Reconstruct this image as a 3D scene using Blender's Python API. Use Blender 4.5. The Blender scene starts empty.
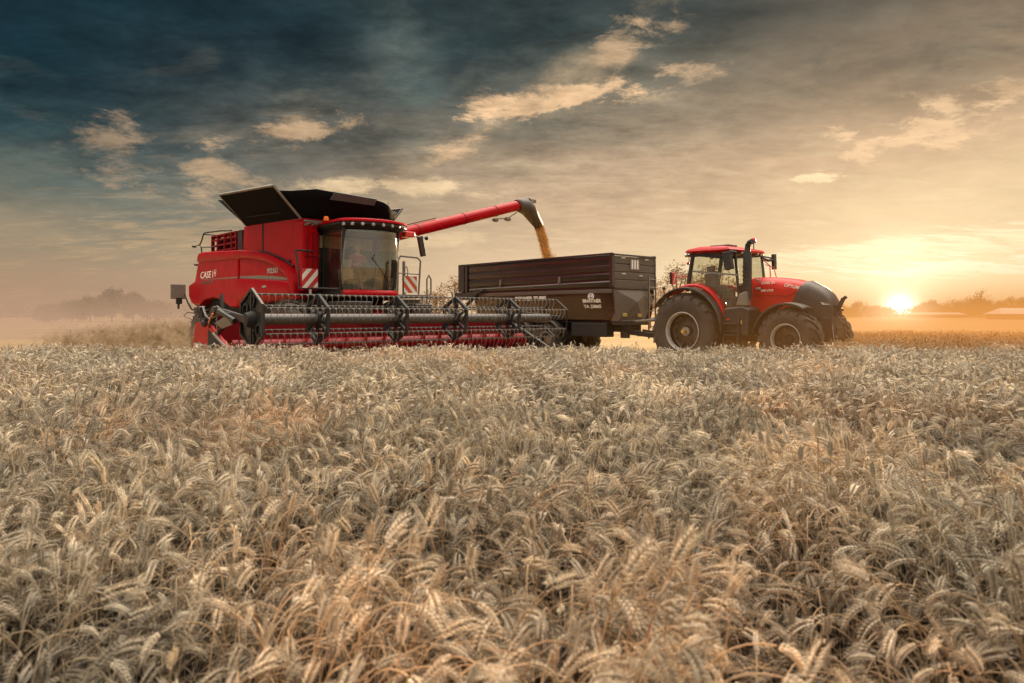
import bpy, math, random
from mathutils import Vector, Matrix, noise
R = math.radians
rnd = random.Random(7)
sc = bpy.context.scene
COL = sc.collection

def lin(c):
    c = c / 255.0
    return c / 12.92 if c <= 0.04045 else ((c + 0.055) / 1.055) ** 2.4
def S(r, g, b): return (lin(r), lin(g), lin(b), 1.0)

# ------------------------------------------------------------------ mesh builder
class MB:
    def __init__(s): s.v = []; s.f = []
    def add(s, vs, fs):
        n = len(s.v); s.v += [tuple(p) for p in vs]; s.f += [tuple(i + n for i in f) for f in fs]; return s
    def box(s, x0, x1, y0, y1, z0, z1):
        vs = [(x, y, z) for x in (x0, x1) for y in (y0, y1) for z in (z0, z1)]
        return s.add(vs, [(0, 1, 3, 2), (4, 6, 7, 5), (0, 4, 5, 1), (2, 3, 7, 6), (0, 2, 6, 4), (1, 5, 7, 3)])
    def bar(s, a, b, w, h, up=(0, 0, 1)):
        a = Vector(a); b = Vector(b); d = (b - a).normalized(); u = Vector(up)
        if abs(d.dot(u)) > .98: u = Vector((1, 0, 0))
        r = d.cross(u).normalized() * w / 2; t = r.cross(d).normalized() * h / 2
        vs = [a - r - t, a + r - t, a + r + t, a - r + t, b - r - t, b + r - t, b + r + t, b - r + t]
        return s.add(vs, [(0, 1, 2, 3), (7, 6, 5, 4), (0, 4, 5, 1), (1, 5, 6, 2), (2, 6, 7, 3), (3, 7, 4, 0)])
    def prism(s, pts, y0, y1, inset=None):
        """xz outline pushed from y0 to y1"""
        n = len(pts)
        vs = [(x, y0, z) for x, z in pts] + [(x, y1, z) for x, z in pts]
        fs = [tuple(range(n)), tuple(range(2 * n - 1, n - 1, -1))]
        fs += [(i, n + i, n + (i + 1) % n, (i + 1) % n) for i in range(n)]
        return s.add(vs, fs)
    def tube(s, pts, r, n=8, cap=True):
        P = [Vector(p) for p in pts]; m = len(P)
        rs = r if isinstance(r, (list, tuple)) else [r] * m
        prev = None; base = len(s.v); vs = []
        for i in range(m):
            d = (P[min(i + 1, m - 1)] - P[max(i - 1, 0)])
            d = d.normalized() if d.length > 1e-9 else Vector((0, 0, 1))
            if prev is None:
                u = Vector((0, 0, 1)) if abs(d.z) < .9 else Vector((1, 0, 0))
                a = d.cross(u).normalized()
            else:
                a = (prev - d * prev.dot(d)); a = a.normalized()
            prev = a; b = d.cross(a)
            for k in range(n):
                t = 2 * math.pi * k / n
                vs.append(P[i] + (a * math.cos(t) + b * math.sin(t)) * rs[i])
        fs = [(i * n + k, i * n + (k + 1) % n, (i + 1) * n + (k + 1) % n, (i + 1) * n + k) for i in range(m - 1) for k in range(n)]
        if cap: fs += [tuple(range(n - 1, -1, -1)), tuple(range((m - 1) * n, m * n))]
        return s.add(vs, fs)
    def cyl(s, a, b, r, n=16, r2=None): return s.tube([a, b], [r, r if r2 is None else r2], n)
    def lathe(s, prof, c=(0, 0, 0), n=48, axis='y'):
        """profile of (radius, offset along axis)"""
        vs = []; m = len(prof)
        for k in range(n):
            t = 2 * math.pi * k / n
            for r, o in prof:
                if axis == 'y': vs.append((c[0] + r * math.cos(t), c[1] + o, c[2] + r * math.sin(t)))
                elif axis == 'z': vs.append((c[0] + r * math.cos(t), c[1] + r * math.sin(t), c[2] + o))
                else: vs.append((c[0] + o, c[1] + r * math.cos(t), c[2] + r * math.sin(t)))
        fs = [(k * m + j, k * m + j + 1, ((k + 1) % n) * m + j + 1, ((k + 1) % n) * m + j) for k in range(n) for j in range(m - 1)]
        return s.add(vs, fs)
    def sheet(s, rows):
        m = len(rows[0]); vs = [p for r in rows for p in r]
        return s.add(vs, [(i * m + j, i * m + j + 1, (i + 1) * m + j + 1, (i + 1) * m + j) for i in range(len(rows) - 1) for j in range(m - 1)])
    def ball(s, c, r, n=10, sq=(1, 1, 1)):
        m = n // 2 + 1; vs = []
        for i in range(m):
            a = math.pi * i / (m - 1)
            for k in range(n):
                t = 2 * math.pi * k / n
                vs.append((c[0] + r * sq[0] * math.sin(a) * math.cos(t), c[1] + r * sq[1] * math.sin(a) * math.sin(t), c[2] + r * sq[2] * math.cos(a)))
        return s.add(vs, [(i * n + k, (i + 1) * n + k, (i + 1) * n + (k + 1) % n, i * n + (k + 1) % n) for i in range(m - 1) for k in range(n)])
    def build(s, name, mat, parent=None, bevel=0, smooth=True, solid=0, angle=40, seg=2):
        me = bpy.data.meshes.new(name); me.from_pydata(s.v, [], s.f); me.update()
        import bmesh
        bm = bmesh.new(); bm.from_mesh(me); bmesh.ops.recalc_face_normals(bm, faces=bm.faces); bm.to_mesh(me); bm.free()
        if mat: me.materials.append(mat)
        if smooth:
            me.shade_smooth(); me.set_sharp_from_angle(angle=R(angle))
        o = bpy.data.objects.new(name, me); COL.objects.link(o)
        if parent: o.parent = parent
        if solid:
            md = o.modifiers.new('solid', 'SOLIDIFY'); md.thickness = solid; md.offset = 0
        if bevel:
            md = o.modifiers.new('bevel', 'BEVEL'); md.width = bevel; md.segments = seg; md.limit_method = 'ANGLE'; md.angle_limit = R(35); md.harden_normals = True
        return o

def tag(o, label, cat, group=None, kind=None):
    o['label'] = label
    if cat: o['category'] = cat
    if group: o['group'] = group
    if kind: o['kind'] = kind
    return o
def struct(o): o['kind'] = 'structure'; return o
def thing(name, label, cat, loc=(0, 0, 0), rotz=0, group=None):
    o = bpy.data.objects.new(name, None); COL.objects.link(o); o.empty_display_size = .3
    o.location = loc; o.rotation_euler = (0, 0, rotz)
    return tag(o, label, cat, group)

# ------------------------------------------------------------------ materials
def newmat(name):
    m = bpy.data.materials.new(name); m.use_nodes = True
    return m, m.node_tree.nodes, m.node_tree.links, m.node_tree.nodes['Principled BSDF']
def paint(name, col, rough=.4, metal=0, coat=0, dust=.25, dustcol=(.26, .19, .12, 1), bump=.0, scale=3.0, var=.12, spec=.5):
    m, N, L, b = newmat(name)
    b.inputs['Metallic'].default_value = metal; b.inputs['Specular IOR Level'].default_value = spec
    b.inputs['Coat Weight'].default_value = coat; b.inputs['Coat Roughness'].default_value = .15
    tc = N.new('ShaderNodeTexCoord')
    n1 = N.new('ShaderNodeTexNoise'); n1.inputs['Scale'].default_value = scale; n1.inputs['Detail'].default_value = 8; n1.inputs['Roughness'].default_value = .65
    L.new(tc.outputs['Object'], n1.inputs['Vector'])
    n2 = N.new('ShaderNodeTexNoise'); n2.inputs['Scale'].default_value = scale * 14; n2.inputs['Detail'].default_value = 5
    L.new(tc.outputs['Object'], n2.inputs['Vector'])
    # surface variation
    mr = N.new('ShaderNodeMapRange'); mr.inputs['From Min'].default_value = .3; mr.inputs['From Max'].default_value = .7
    mr.inputs['To Min'].default_value = 1 - var; mr.inputs['To Max'].default_value = 1 + var
    L.new(n1.outputs['Fac'], mr.inputs['Value'])
    mul = N.new('ShaderNodeMix'); mul.data_type = 'RGBA'; mul.blend_type = 'MULTIPLY'; mul.inputs['Factor'].default_value = 1
    mul.inputs['A'].default_value = tuple(col[:3]) + (1,)
    L.new(mr.outputs['Result'], mul.inputs['B'])
    # dust: thicker low down and on upward faces
    geo = N.new('ShaderNodeNewGeometry'); sep = N.new('ShaderNodeSeparateXYZ'); L.new(geo.outputs['Normal'], sep.inputs[0])
    sp = N.new('ShaderNodeSeparateXYZ'); L.new(geo.outputs['Position'], sp.inputs[0])
    up = N.new('ShaderNodeMapRange'); up.inputs['From Min'].default_value = -.2; up.inputs['From Max'].default_value = 1; up.inputs['To Min'].default_value = .12; up.inputs['To Max'].default_value = .8
    L.new(sep.outputs['Z'], up.inputs['Value'])
    low = N.new('ShaderNodeMapRange'); low.inputs['From Min'].default_value = .3; low.inputs['From Max'].default_value = 2.6; low.inputs['To Min'].default_value = .55; low.inputs['To Max'].default_value = 0
    L.new(sp.outputs['Z'], low.inputs['Value'])
    ad = N.new('ShaderNodeMath'); ad.operation = 'ADD'; L.new(up.outputs[0], ad.inputs[0]); L.new(low.outputs[0], ad.inputs[1])
    m2 = N.new('ShaderNodeMath'); m2.operation = 'MULTIPLY'; L.new(ad.outputs[0], m2.inputs[0])
    nm = N.new('ShaderNodeMapRange'); nm.inputs['From Min'].default_value = .3; nm.inputs['From Max'].default_value = .75; nm.inputs['To Min'].default_value = .2; nm.inputs['To Max'].default_value = 1.5
    av = N.new('ShaderNodeMath'); av.operation = 'ADD'; L.new(n1.outputs['Fac'], av.inputs[0]); L.new(n2.outputs['Fac'], av.inputs[1])
    hv = N.new('ShaderNodeMath'); hv.operation = 'MULTIPLY'; hv.inputs[1].default_value = .5; L.new(av.outputs[0], hv.inputs[0])
    L.new(hv.outputs[0], nm.inputs['Value']); L.new(nm.outputs[0], m2.inputs[1])
    m3 = N.new('ShaderNodeMath'); m3.operation = 'MULTIPLY'; m3.use_clamp = True; m3.inputs[1].default_value = dust; L.new(m2.outputs[0], m3.inputs[0])
    mx = N.new('ShaderNodeMix'); mx.data_type = 'RGBA'; L.new(m3.outputs[0], mx.inputs['Factor'])
    L.new(mul.outputs['Result'], mx.inputs['A']); mx.inputs['B'].default_value = dustcol
    L.new(mx.outputs['Result'], b.inputs['Base Color'])
    rr = N.new('ShaderNodeMapRange'); rr.inputs['To Min'].default_value = rough; rr.inputs['To Max'].default_value = min(1, rough + .45)
    L.new(m3.outputs[0], rr.inputs['Value']); L.new(rr.outputs[0], b.inputs['Roughness'])
    if bump:
        bp = N.new('ShaderNodeBump'); bp.inputs['Strength'].default_value = bump; bp.inputs['Distance'].default_value = .02
        L.new(n2.outputs['Fac'], bp.inputs['Height']); L.new(bp.outputs[0], b.inputs['Normal'])
    return m
M = {}
M['red'] = paint('red_paint', (.36, .0006, .006), .30, coat=.0, dust=.14, dustcol=(.14, .035, .02, 1), spec=.13, var=.2)
M['tred'] = paint('tractor_red_paint', (.46, .004, .008), .34, coat=.05, dust=.12, dustcol=(.2, .07, .03, 1), spec=.2)
M['dred'] = paint('dark_red_paint', (.20, .0015, .006), .5, dust=.15, dustcol=(.10, .03, .02, 1), spec=.2)
M['black'] = paint('black_plastic', (.012, .012, .013), .45, dust=.16)
M['matte'] = paint('matt_black', (.007, .007, .008), .7, dust=.03)
M['cover'] = paint('tank_cover', (.005, .005, .006), .8, dust=.004, spec=.08)
M['frame'] = paint('grey_frame', (.16, .145, .13), .5, dust=.3)
M['reelgrey'] = paint('reel_black', (.012, .013, .014), .4, metal=.2, dust=.12)
M['tube'] = paint('reel_tube_grey', (.040, .042, .048), .36, metal=.3, dust=.2)
M['tine'] = paint('pale_tine', (.25, .23, .20), .5, dust=.2)
M['steel'] = paint('steel', (.32, .31, .30), .35, metal=.8, dust=.25)
M['disc'] = paint('rim_disc', (.035, .030, .028), .55, dust=.3)
M['rim'] = paint('rim_grey', (.42, .42, .42), .4, metal=.3, dust=.3)
M['rubber'] = paint('rubber', (.018, .016, .015), .75, dust=.28, bump=.2)
M['trailer'] = paint('trailer_dark_brown', (.032, .025, .023), .28, metal=.25, coat=.5, dust=.07, bump=.0, scale=1.6, var=.15)
M['trailer_red_reflect'] = paint('trailer_low_body', (.034, .009, .007), .24, coat=.5, dust=.08, scale=1.2, var=.3)  # red reflection on the dark paint is put into its base colour
M['trailer_front'] = paint('trailer_front_grey', (.085, .07, .058), .45, dust=.4, scale=1.5)
M['white'] = paint('white_marking', (.75, .72, .66), .5, dust=.15)
M['redmark'] = paint('red_marking', (.50, .02, .02), .5, dust=.1)
M['orangemark'] = paint('orange_red_marking', (.55, .08, .02), .5, dust=.1)
M['orange'] = paint('amber_lens', (.75, .16, .01), .25, dust=.05)
M['redlens'] = paint('red_lens', (.60, .03, .02), .25, dust=.05)
M['seat'] = paint('seat_fabric', (.10, .09, .08), .8, dust=.1)
M['lamp'] = paint('lamp_glass', (.42, .42, .41), .15, metal=.4, dust=.05)
M['mirror'] = paint('mirror_shell', (.015, .014, .013), .4, dust=.1)
M['gold'] = paint('hub_yellow', (.5, .33, .08), .4, dust=.1)
M['text'] = paint('lettering_white', (.78, .74, .68), .5, dust=.05)
M['textgrey'] = paint('lettering_grey', (.20, .16, .14), .4, metal=.4, dust=.0)
M['cabin'] = paint('cab_interior', (.30, .26, .19), .7, dust=.1)
M['lining'] = paint('cab_lining', (.50, .40, .23), .7, dust=.1, scale=1.3, var=.4)
M['coverpanel'] = paint('cover_window', (.055, .12, .13), .5, dust=.1)
M['hred'] = paint('header_red', (.17, .0006, .004), .45, dust=.02, dustcol=(.10, .03, .02, 1), spec=.2)
M['spout'] = paint('spout_grey', (.045, .038, .032), .5, dust=.3)
M['skin'] = paint('skin', (.42, .23, .16), .55, dust=0)
M['shirt'] = paint('red_check_shirt', (.30, .05, .04), .85, dust=0)
M['trousers'] = paint('dark_trousers', (.05, .06, .08), .85, dust=0)
M['hair'] = paint('grey_cap', (.25, .24, .23), .8, dust=0)

def glass(name, tint, trans=.75, rough=.03):
    m, N, L, b = newmat(name)
    out = N['Material Output']
    t = N.new('ShaderNodeBsdfTransparent'); t.inputs[0].default_value = tint
    g = N.new('ShaderNodeBsdfGlossy'); g.inputs['Roughness'].default_value = rough; g.inputs['Color'].default_value = (.9, .92, .9, 1)
    d = N.new('ShaderNodeBsdfDiffuse'); d.inputs[0].default_value = (.20, .17, .13, 1)
    fr = N.new('ShaderNodeFresnel'); fr.inputs[0].default_value = 1.5
    mp = N.new('ShaderNodeMath'); mp.operation = 'MULTIPLY_ADD'; mp.inputs[1].default_value = 1.3; mp.inputs[2].default_value = 1 - trans - .1; mp.use_clamp = True
    L.new(fr.outputs[0], mp.inputs[0])
    a = N.new('ShaderNodeMixShader'); L.new(mp.outputs[0], a.inputs[0]); L.new(t.outputs[0], a.inputs[1]); L.new(g.outputs[0], a.inputs[2])
    c = N.new('ShaderNodeMixShader')
    n = N.new('ShaderNodeTexNoise'); n.inputs['Scale'].default_value = 2.2; n.inputs['Detail'].default_value = 6
    tc = N.new('ShaderNodeTexCoord'); L.new(tc.outputs['Object'], n.inputs['Vector'])
    mr = N.new('ShaderNodeMapRange'); mr.inputs['From Min'].default_value = .35; mr.inputs['From Max'].default_value = .75; mr.inputs['To Min'].default_value = .02; mr.inputs['To Max'].default_value = .14
    L.new(n.outputs['Fac'], mr.inputs[0]); L.new(mr.outputs[0], c.inputs[0])
    L.new(a.outputs[0], c.inputs[1]); L.new(d.outputs[0], c.inputs[2]); L.new(c.outputs[0], out.inputs['Surface'])
    return m
M['glass'] = glass('cab_glass', (.95, .96, .90, 1), .81)
M['glass2'] = glass('tractor_glass', (.85, .86, .80, 1), .92)

def leafmat(name, a, b_, trans=.35, sc_=.3):
    m, N, L, b = newmat(name)
    oi = N.new('ShaderNodeNewGeometry'); tc = N.new('ShaderNodeTexCoord')
    n = N.new('ShaderNodeTexNoise'); n.inputs['Scale'].default_value = sc_; n.inputs['Detail'].default_value = 3; L.new(tc.outputs['Object'], n.inputs['Vector'])
    ad = N.new('ShaderNodeMath'); ad.operation = 'MULTIPLY_ADD'; ad.inputs[1].default_value = .5; L.new(oi.outputs['Random Per Island'], ad.inputs[0])
    L.new(n.outputs['Fac'], ad.inputs[2])
    mr = N.new('ShaderNodeMapRange'); mr.inputs['From Min'].default_value = .4; mr.inputs['From Max'].default_value = 1.1; L.new(ad.outputs[0], mr.inputs[0])
    mx = N.new('ShaderNodeMix'); mx.data_type = 'RGBA'; mx.inputs['A'].default_value = a; mx.inputs['B'].default_value = b_; L.new(mr.outputs[0], mx.inputs['Factor'])
    L.new(mx.outputs['Result'], b.inputs['Base Color']); b.inputs['Roughness'].default_value = .6
    t = N.new('ShaderNodeBsdfTranslucent'); L.new(mx.outputs['Result'], t.inputs[0])
    ms = N.new('ShaderNodeMixShader'); ms.inputs[0].default_value = trans
    L.new(b.outputs[0], ms.inputs[1]); L.new(t.outputs[0], ms.inputs[2]); L.new(ms.outputs[0], N['Material Output'].inputs['Surface'])
    return m

# ------------------------------------------------------------------ lettering
def lettering(txt, size, mat, parent, origin, xdir=(1, 0, 0), ydir=(0, 0, 1), name='lettering', width=None, shear=0, bold=.012, thick=.004):
    cu = bpy.data.curves.new('tmp', 'FONT'); cu.body = txt; cu.size = size; cu.shear = shear; cu.offset = bold * size; cu.extrude = thick; cu.resolution_u = 3
    cu.align_x = 'CENTER'; cu.align_y = 'CENTER'
    to = bpy.data.objects.new('tmp', cu); COL.objects.link(to)
    bpy.context.view_layer.update()
    dg = bpy.context.evaluated_depsgraph_get()
    me = bpy.data.meshes.new_from_object(to.evaluated_get(dg)); me.name = name
    bpy.data.objects.remove(to); bpy.data.curves.remove(cu)
    X = Vector(xdir).normalized(); Y = Vector(ydir).normalized(); Z = X.cross(Y)
    xs = [v.co.x for v in me.vertices]; w = max(xs) - min(xs)
    k = width / w if width else 1
    for v in me.vertices:
        c = v.co.copy(); v.co = Vector(origin) + X * c.x * k + Y * c.y + Z * c.z
    me.materials.clear(); me.materials.append(mat)
    o = bpy.data.objects.new(name, me); COL.objects.link(o); o.parent = parent
    return o

# ------------------------------------------------------------------ wheel
def make_wheel(parent, c, r, w, rimr, side, lugs=20, name='wheel', hubmat='steel', deep=.18):
    """axle along y; side -1: outer face toward -y"""
    cx, cy, cz = c
    h = MB(); s = side; o = cy + s * w / 2
    h.lathe([(0.0, s * w * .22), (.13, s * w * .22), (.15, s * w * .18), (.15, 0), (.0, 0)], (cx, cy, cz), 24)
    for k in range(8):
        t = 2 * math.pi * k / 8; h.cyl((cx + .11 * math.cos(t), cy + s * w * .2, cz + .11 * math.sin(t)), (cx + .11 * math.cos(t), cy + s * w * .26, cz + .11 * math.sin(t)), .012, 6)
    hub = h.build(name, M[hubmat], parent)
    rm = MB()
    rm.lathe([(rimr * 1.02, s * w * .48), (rimr * .985, s * w * .49), (rimr * .95, s * w * .46), (rimr * .915, s * w * .36), (rimr * .90, s * w * .30)], (cx, cy, cz), 40)
    rm.build('rim', M['rim'], hub); rm = MB()
    rm.lathe([(rimr * .90, s * w * .10), (rimr * .80, s * w * .03), (rimr * .62, s * w * .08), (.2, s * w * .14), (.13, s * w * .16)], (cx, cy, cz), 40)
    rm.lathe([(rimr * .88, s * w * .10), (rimr * .88, -s * w * .4), (rimr * 1.0, -s * w * .48)], (cx, cy, cz), 40)
    for k in range(8):
        t = 2 * math.pi * (k + .5) / 8
        rm.bar((cx + rimr * .86 * math.cos(t), cy + s * w * .12, cz + rimr * .86 * math.sin(t)), (cx + rimr * .6 * math.cos(t), cy + s * w * .12, cz + rimr * .6 * math.sin(t)), .07, .04, (0, 1, 0))
    rm.build('wheel_disc', M['disc'], hub)
    ty = MB(); a = r - .045
    hw = w / 2
    prof = [(rimr, -hw * .88), (rimr + (a - rimr) * .35, -hw), (rimr + (a - rimr) * .7, -hw * .99), (a - .05, -hw * .86), (a, -hw * .6), (a + .01, 0), (a, hw * .6), (a - .05, hw * .86), (rimr + (a - rimr) * .7, hw * .99), (rimr + (a - rimr) * .35, hw), (rimr, hw * .88)]
    ty.lathe(prof, (cx, cy, cz), 56)
    for k in range(lugs * 2):
        sd = 1 if k % 2 else -1
        t0 = 2 * math.pi * k / (lugs * 2)
        pts = []
        for q in range(5):
            f = q / 4
            yy = sd * hw * (.02 + .93 * f); t = t0 + f * .9 / (r) * .42
            rr = (a + .01) if f < .7 else a - .03 * ((f - .7) / .3) - .02 * (f > .9)
            pts.append((yy, t, rr))
        th = .028 / r
        vs = []
        for yy, t, rr in pts:
            for dt, dr in ((-th, -.02), (-th * .7, .045), (th * .7, .045), (th, -.02)):
                vs.append((cx + (rr + dr) * math.cos(t + dt), cy + yy, cz + (rr + dr) * math.sin(t + dt)))
        n = 4; fs = [(i * n + j, i * n + j + 1, (i + 1) * n + j + 1, (i + 1) * n + j) for i in range(4) for j in range(3)]
        fs += [(0, 1, 2, 3), (19, 18, 17, 16)]
        # shoulder block running down the sidewall
        t = pts[-1][1]
        y0 = cy + sd * hw * .93; y1 = cy + sd * hw * 1.0
        ty.add(vs, fs)
        r0 = a - .02; r1 = rimr + (a - rimr) * .72
        bvs = [(cx + rr * math.cos(t + dt), yy, cz + rr * math.sin(t + dt)) for rr, yy in ((r0, y0 + sd * .02), (r1, y1 + sd * .008), (r1, y1 - sd * .03), (r0, y0 - sd * .05)) for dt in (-th, th)]
        ty.add(bvs, [(0, 1, 3, 2), (2, 3, 5, 4), (6, 7, 1, 0), (0, 2, 4, 6), (1, 7, 5, 3)])
    ty.build('tyre', M['rubber'], hub)
    return hub
# ================================================================== COMBINE HARVESTER
ROT = R(-48)
cmb = thing('combine_harvester', 'red combine harvester with open black grain tank covers, unloading auger and wide header, cutting wheat', 'combine harvester', (-4.13, 20.73, 0), ROT)
P = cmb
# inner body, chassis
b = MB(); b.box(-9.7, -1.25, -1.27, 1.27, 1.35, 3.5); b.box(-8.2, .6, -.45, .45, .75, 1.5); b.box(-1.6, -.8, -1.2, 1.2, .7, 1.2); b.box(-8.6, -8.0, -1.6, 1.6, .65, .9)
b.build('chassis', M['matte'], P, bevel=.03)
for s in (-1, 1):
    f = MB(); y0, y1 = s * 1.26, s * 1.58
    f.prism([(-5.50, 3.66), (-4.4, 3.56), (-3.44, 3.42), (-2.4, 3.16), (-1.57, 2.86), (-1.27, 2.48), (-1.25, 1.97), (-3.3, 1.93), (-5.56, 1.76)], y0, y1)
    pn = f.build('side_panel', M['red'], P, bevel=.05, seg=3)
    a = MB()
    up = [(-5.50, 3.67), (-4.4, 3.57), (-3.44, 3.43), (-2.9, 3.31), (-2.4, 3.17), (-1.95, 3.02), (-1.57, 2.86), (-1.38, 2.68), (-1.26, 2.45), (-1.25, 1.98)]
    lo = [(-5.50, 3.34), (-4.6, 3.31), (-3.97, 3.25), (-3.3, 3.15), (-2.71, 3.01), (-2.25, 2.83), (-1.95, 2.67), (-1.72, 2.52), (-1.56, 2.3), (-1.50, 1.98)]
    # raised arch: outward at the upper edge, falling back to the recess along the lower edge
    rows = []
    for i in range(len(up)):
        (ux, uz), (lx, lz) = up[i], lo[i]
        row = []
        for t, yy in ((0, 1.50), (.04, 1.62), (.12, 1.68), (.55, 1.71), (.85, 1.69), (.97, 1.64), (1, 1.56)):
            row.append((ux + (lx - ux) * t, s * yy, uz + (lz - uz) * t))
        rows.append(row)
    a.sheet(rows); a.build('arch_panel', M['red'], P, angle=50)
    l = MB(); rows = []
    for x, zt, zb in ((-5.54, 2.72, 1.78), (-4.5, 2.68, 1.84), (-3.3, 2.62, 1.93), (-2.2, 2.56, 1.95), (-1.62, 2.50, 1.97), (-1.52, 2.3, 1.98)):
        rows.append([(x, s * yy, zt + (zb - zt) * t) for t, yy in ((0, 1.55), (.02, 1.64), (.1, 1.675), (.5, 1.70), (.8, 1.67), (.97, 1.6), (1, 1.5))])
    l.sheet(rows); l.build('lower_panel', M['red'], P, angle=50)
    r_ = MB()
    r_.prism([(-9.2, 3.83), (-5.60, 3.67), (-5.64, 1.77), (-6.3, 1.77), (-6.66, 1.88), (-7.22, 2.06), (-7.99, 2.13), (-8.9, 2.04), (-9.33, 1.84), (-9.7, 1.84), (-10.2, 1.97), (-10.5, 2.24), (-10.5, 2.64), (-9.80, 2.78), (-9.56, 3.26)], y0, s * 1.60)
    r_.build('rear_panel', M['red'], P, bevel=.06, seg=3)
    rb = MB()
    rows = []
    for x0, x1, z0, z1 in ((-9.22, -9.42, 3.80, 3.46), (-8.0, -8.0, 3.76, 3.42), (-6.8, -6.8, 3.71, 3.39), (-5.62, -5.62, 3.655, 3.36)):
        rows.append([(x0 + (x1 - x0) * t, s * yy, z0 + (z1 - z0) * t) for t, yy in ((0, 1.55), (.08, 1.64), (.4, 1.665), (.85, 1.65), (1, 1.60))])
    rb.sheet(rows); rb.build('rear_shoulder', M['red'], P, angle=50)
    st = MB(); st.prism([(-8.95, 2.815), (-8.95, 2.80), (-5.62, 2.74), (-5.62, 2.785)], s * 1.595, s * 1.604)
    st.prism([(-5.5, 2.79), (-5.5, 2.735), (-1.66, 2.53), (-1.78, 2.60), (-2.8, 2.70), (-4.0, 2.76)], s * 1.578, s * 1.584)
    st.build('grey_stripe', M['steel'], P)
    lb = MB(); lb.box(-3.42, -3.14, s * 1.69, s * 1.705, 2.36, 2.42); lb.build('badge', M['rim'], P)
lettering('CASE', .34, M['text'], P, (-8.62, -1.606, 2.95), name='lettering', width=1.08, shear=.12, bold=.012)
lettering('I', .30, M['text'], P, (-7.90, -1.606, 2.94), name='lettering', width=.07, shear=.1, bold=.03)
lettering('H', .38, M['text'], P, (-7.70, -1.606, 2.98), name='lettering', width=.22, shear=.3, bold=.0)
lettering('AXIAL-FLOW', .13, M['textgrey'], P, (-8.45, -1.606, 2.69), name='lettering', width=1.2, shear=.2, bold=.02)
lettering('9250', .22, M['rim'], P, (-2.95, -1.587, 2.86), name='lettering', width=.78, shear=.15, bold=.03)
# tail hood
b = MB(); b.prism([(-9.22, 3.80), (-9.56, 3.26), (-9.80, 2.76), (-10.48, 2.62), (-10.48, 2.2), (-10.2, 1.99), (-9.0, 1.9), (-9.0, 3.7)], -1.3, 1.3)
b.build('tail_hood', M['dred'], P, bevel=.05)
# deck and engine bay
b = MB(); b.box(-9.2, -5.3, -1.45, 1.45, 3.50, 3.66); b.build('engine_deck', M['dred'], P, bevel=.03)
g = MB()
for z in (3.82, 4.02, 4.22, 4.38): g.box(-8.85, -6.5, -1.32, -1.24, z - .03, z + .03)
for x in (-8.8, -8.2, -7.55, -6.9, -6.5): g.box(x - .035, x + .035, -1.34, -1.22, 3.68, 4.4)
g.box(-8.85, -6.5, -1.24, -1.18, 4.30, 4.42); g.box(-6.85, -5.6, -1.0, 1.2, 4.25, 4.42)
gr = g.build('radiator_frame', M['dred'], P, bevel=.01)
g = MB(); g.box(-8.75, -6.4, -1.15, .9, 3.68, 4.25)
for i in range(16): g.box(-8.7 + i * .14, -8.66 + i * .14, -1.19, -1.15, 3.7, 4.22)
g.build('radiator_core', M['matte'], gr)
g = MB(); g.box(-6.42, -6.02, -1.3, -.6, 3.66, 4.42); g.build('air_intake', M['black'], P, bevel=.03)
g = MB(); g.cyl((-6.9, .2, 4.2), (-6.9, .2, 4.62), .12); g.build('exhaust', M['black'], P)
h = MB()
h.tube([(-9.62, -1.4, 3.72), (-9.66, -1.4, 4.02), (-9.84, -1.4, 4.16), (-9.62, -1.4, 4.3), (-9.44, -1.4, 4.52), (-9.3, -1.4, 4.56), (-7.7, -1.4, 4.50), (-6.7, -1.4, 4.42)], .028, 8)
h.tube([(-9.66, -1.4, 4.05), (-8.6, -1.4, 3.98), (-8.2, -1.4, 3.98)], .02, 6)
h.tube([(-9.62, 1.4, 3.72), (-9.7, 1.4, 4.1), (-9.44, 1.4, 4.52), (-7.7, 1.4, 4.50)], .028, 8)
h.tube([(-9.44, -1.4, 4.52), (-9.44, 1.4, 4.52)], .025, 8)
h.build('deck_handrail', M['black'], P)
for z, x in ((4.13, -9.75), (3.42, -9.5)):
    h = MB()
    h.tube([(x, -1.42, z + .02), (x - .5, -1.42, z)], .022, 6); h.ball((x - .62, -1.42, z), .1, 10, (1.6, 1, .55)); h.build('rear_work_lamp', M['black'], P)
# grain tank
b = MB(); b.prism([(-5.43, 3.5), (-5.36, 4.42), (-4.6, 4.42), (-1.0, 4.28), (-1.0, 4.24), (-1.43, 4.23), (-1.45, 2.7), (-1.6, 2.9), (-2.4, 3.18), (-3.44, 3.44)], -1.5, 1.5)
b.build('grain_tank', M['red'], P, bevel=.05, seg=3)
b = MB(); b.box(-3.90, -3.78, -1.508, -1.45, 3.52, 4.37); b.tube([(-5.3, -1.52, 3.62), (-3.5, -1.53, 3.47), (-2.4, -1.53, 3.22), (-1.62, -1.52, 2.93)], .025, 6)
b.box(-2.05, -1.85, -1.54, -1.5, 3.08, 3.14)
b.build('tank_seam', M['matte'], P)
b = MB(); b.box(-1.46, -.98, -1.56, -1.08, 2.2, 4.22); b.build('front_bulkhead', M['red'], P, bevel=.04)
b = MB(); b.box(-1.46, -.95, 1.08, 1.5, 2.2, 4.2); b.build('front_bulkhead', M['red'], P, bevel=.04)
b = MB()
for x, z in ((-1.02, 3.2), (-1.02, 2.75)): b.box(x, x + .1, -1.5, -1.02, z, z + .03)
for y in (-1.42, -1.25, -1.1): b.box(-.99, -.95, y, y + .03, 2.3, 3.9)
b.build('bulkhead_rib', M['dred'], P)
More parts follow.
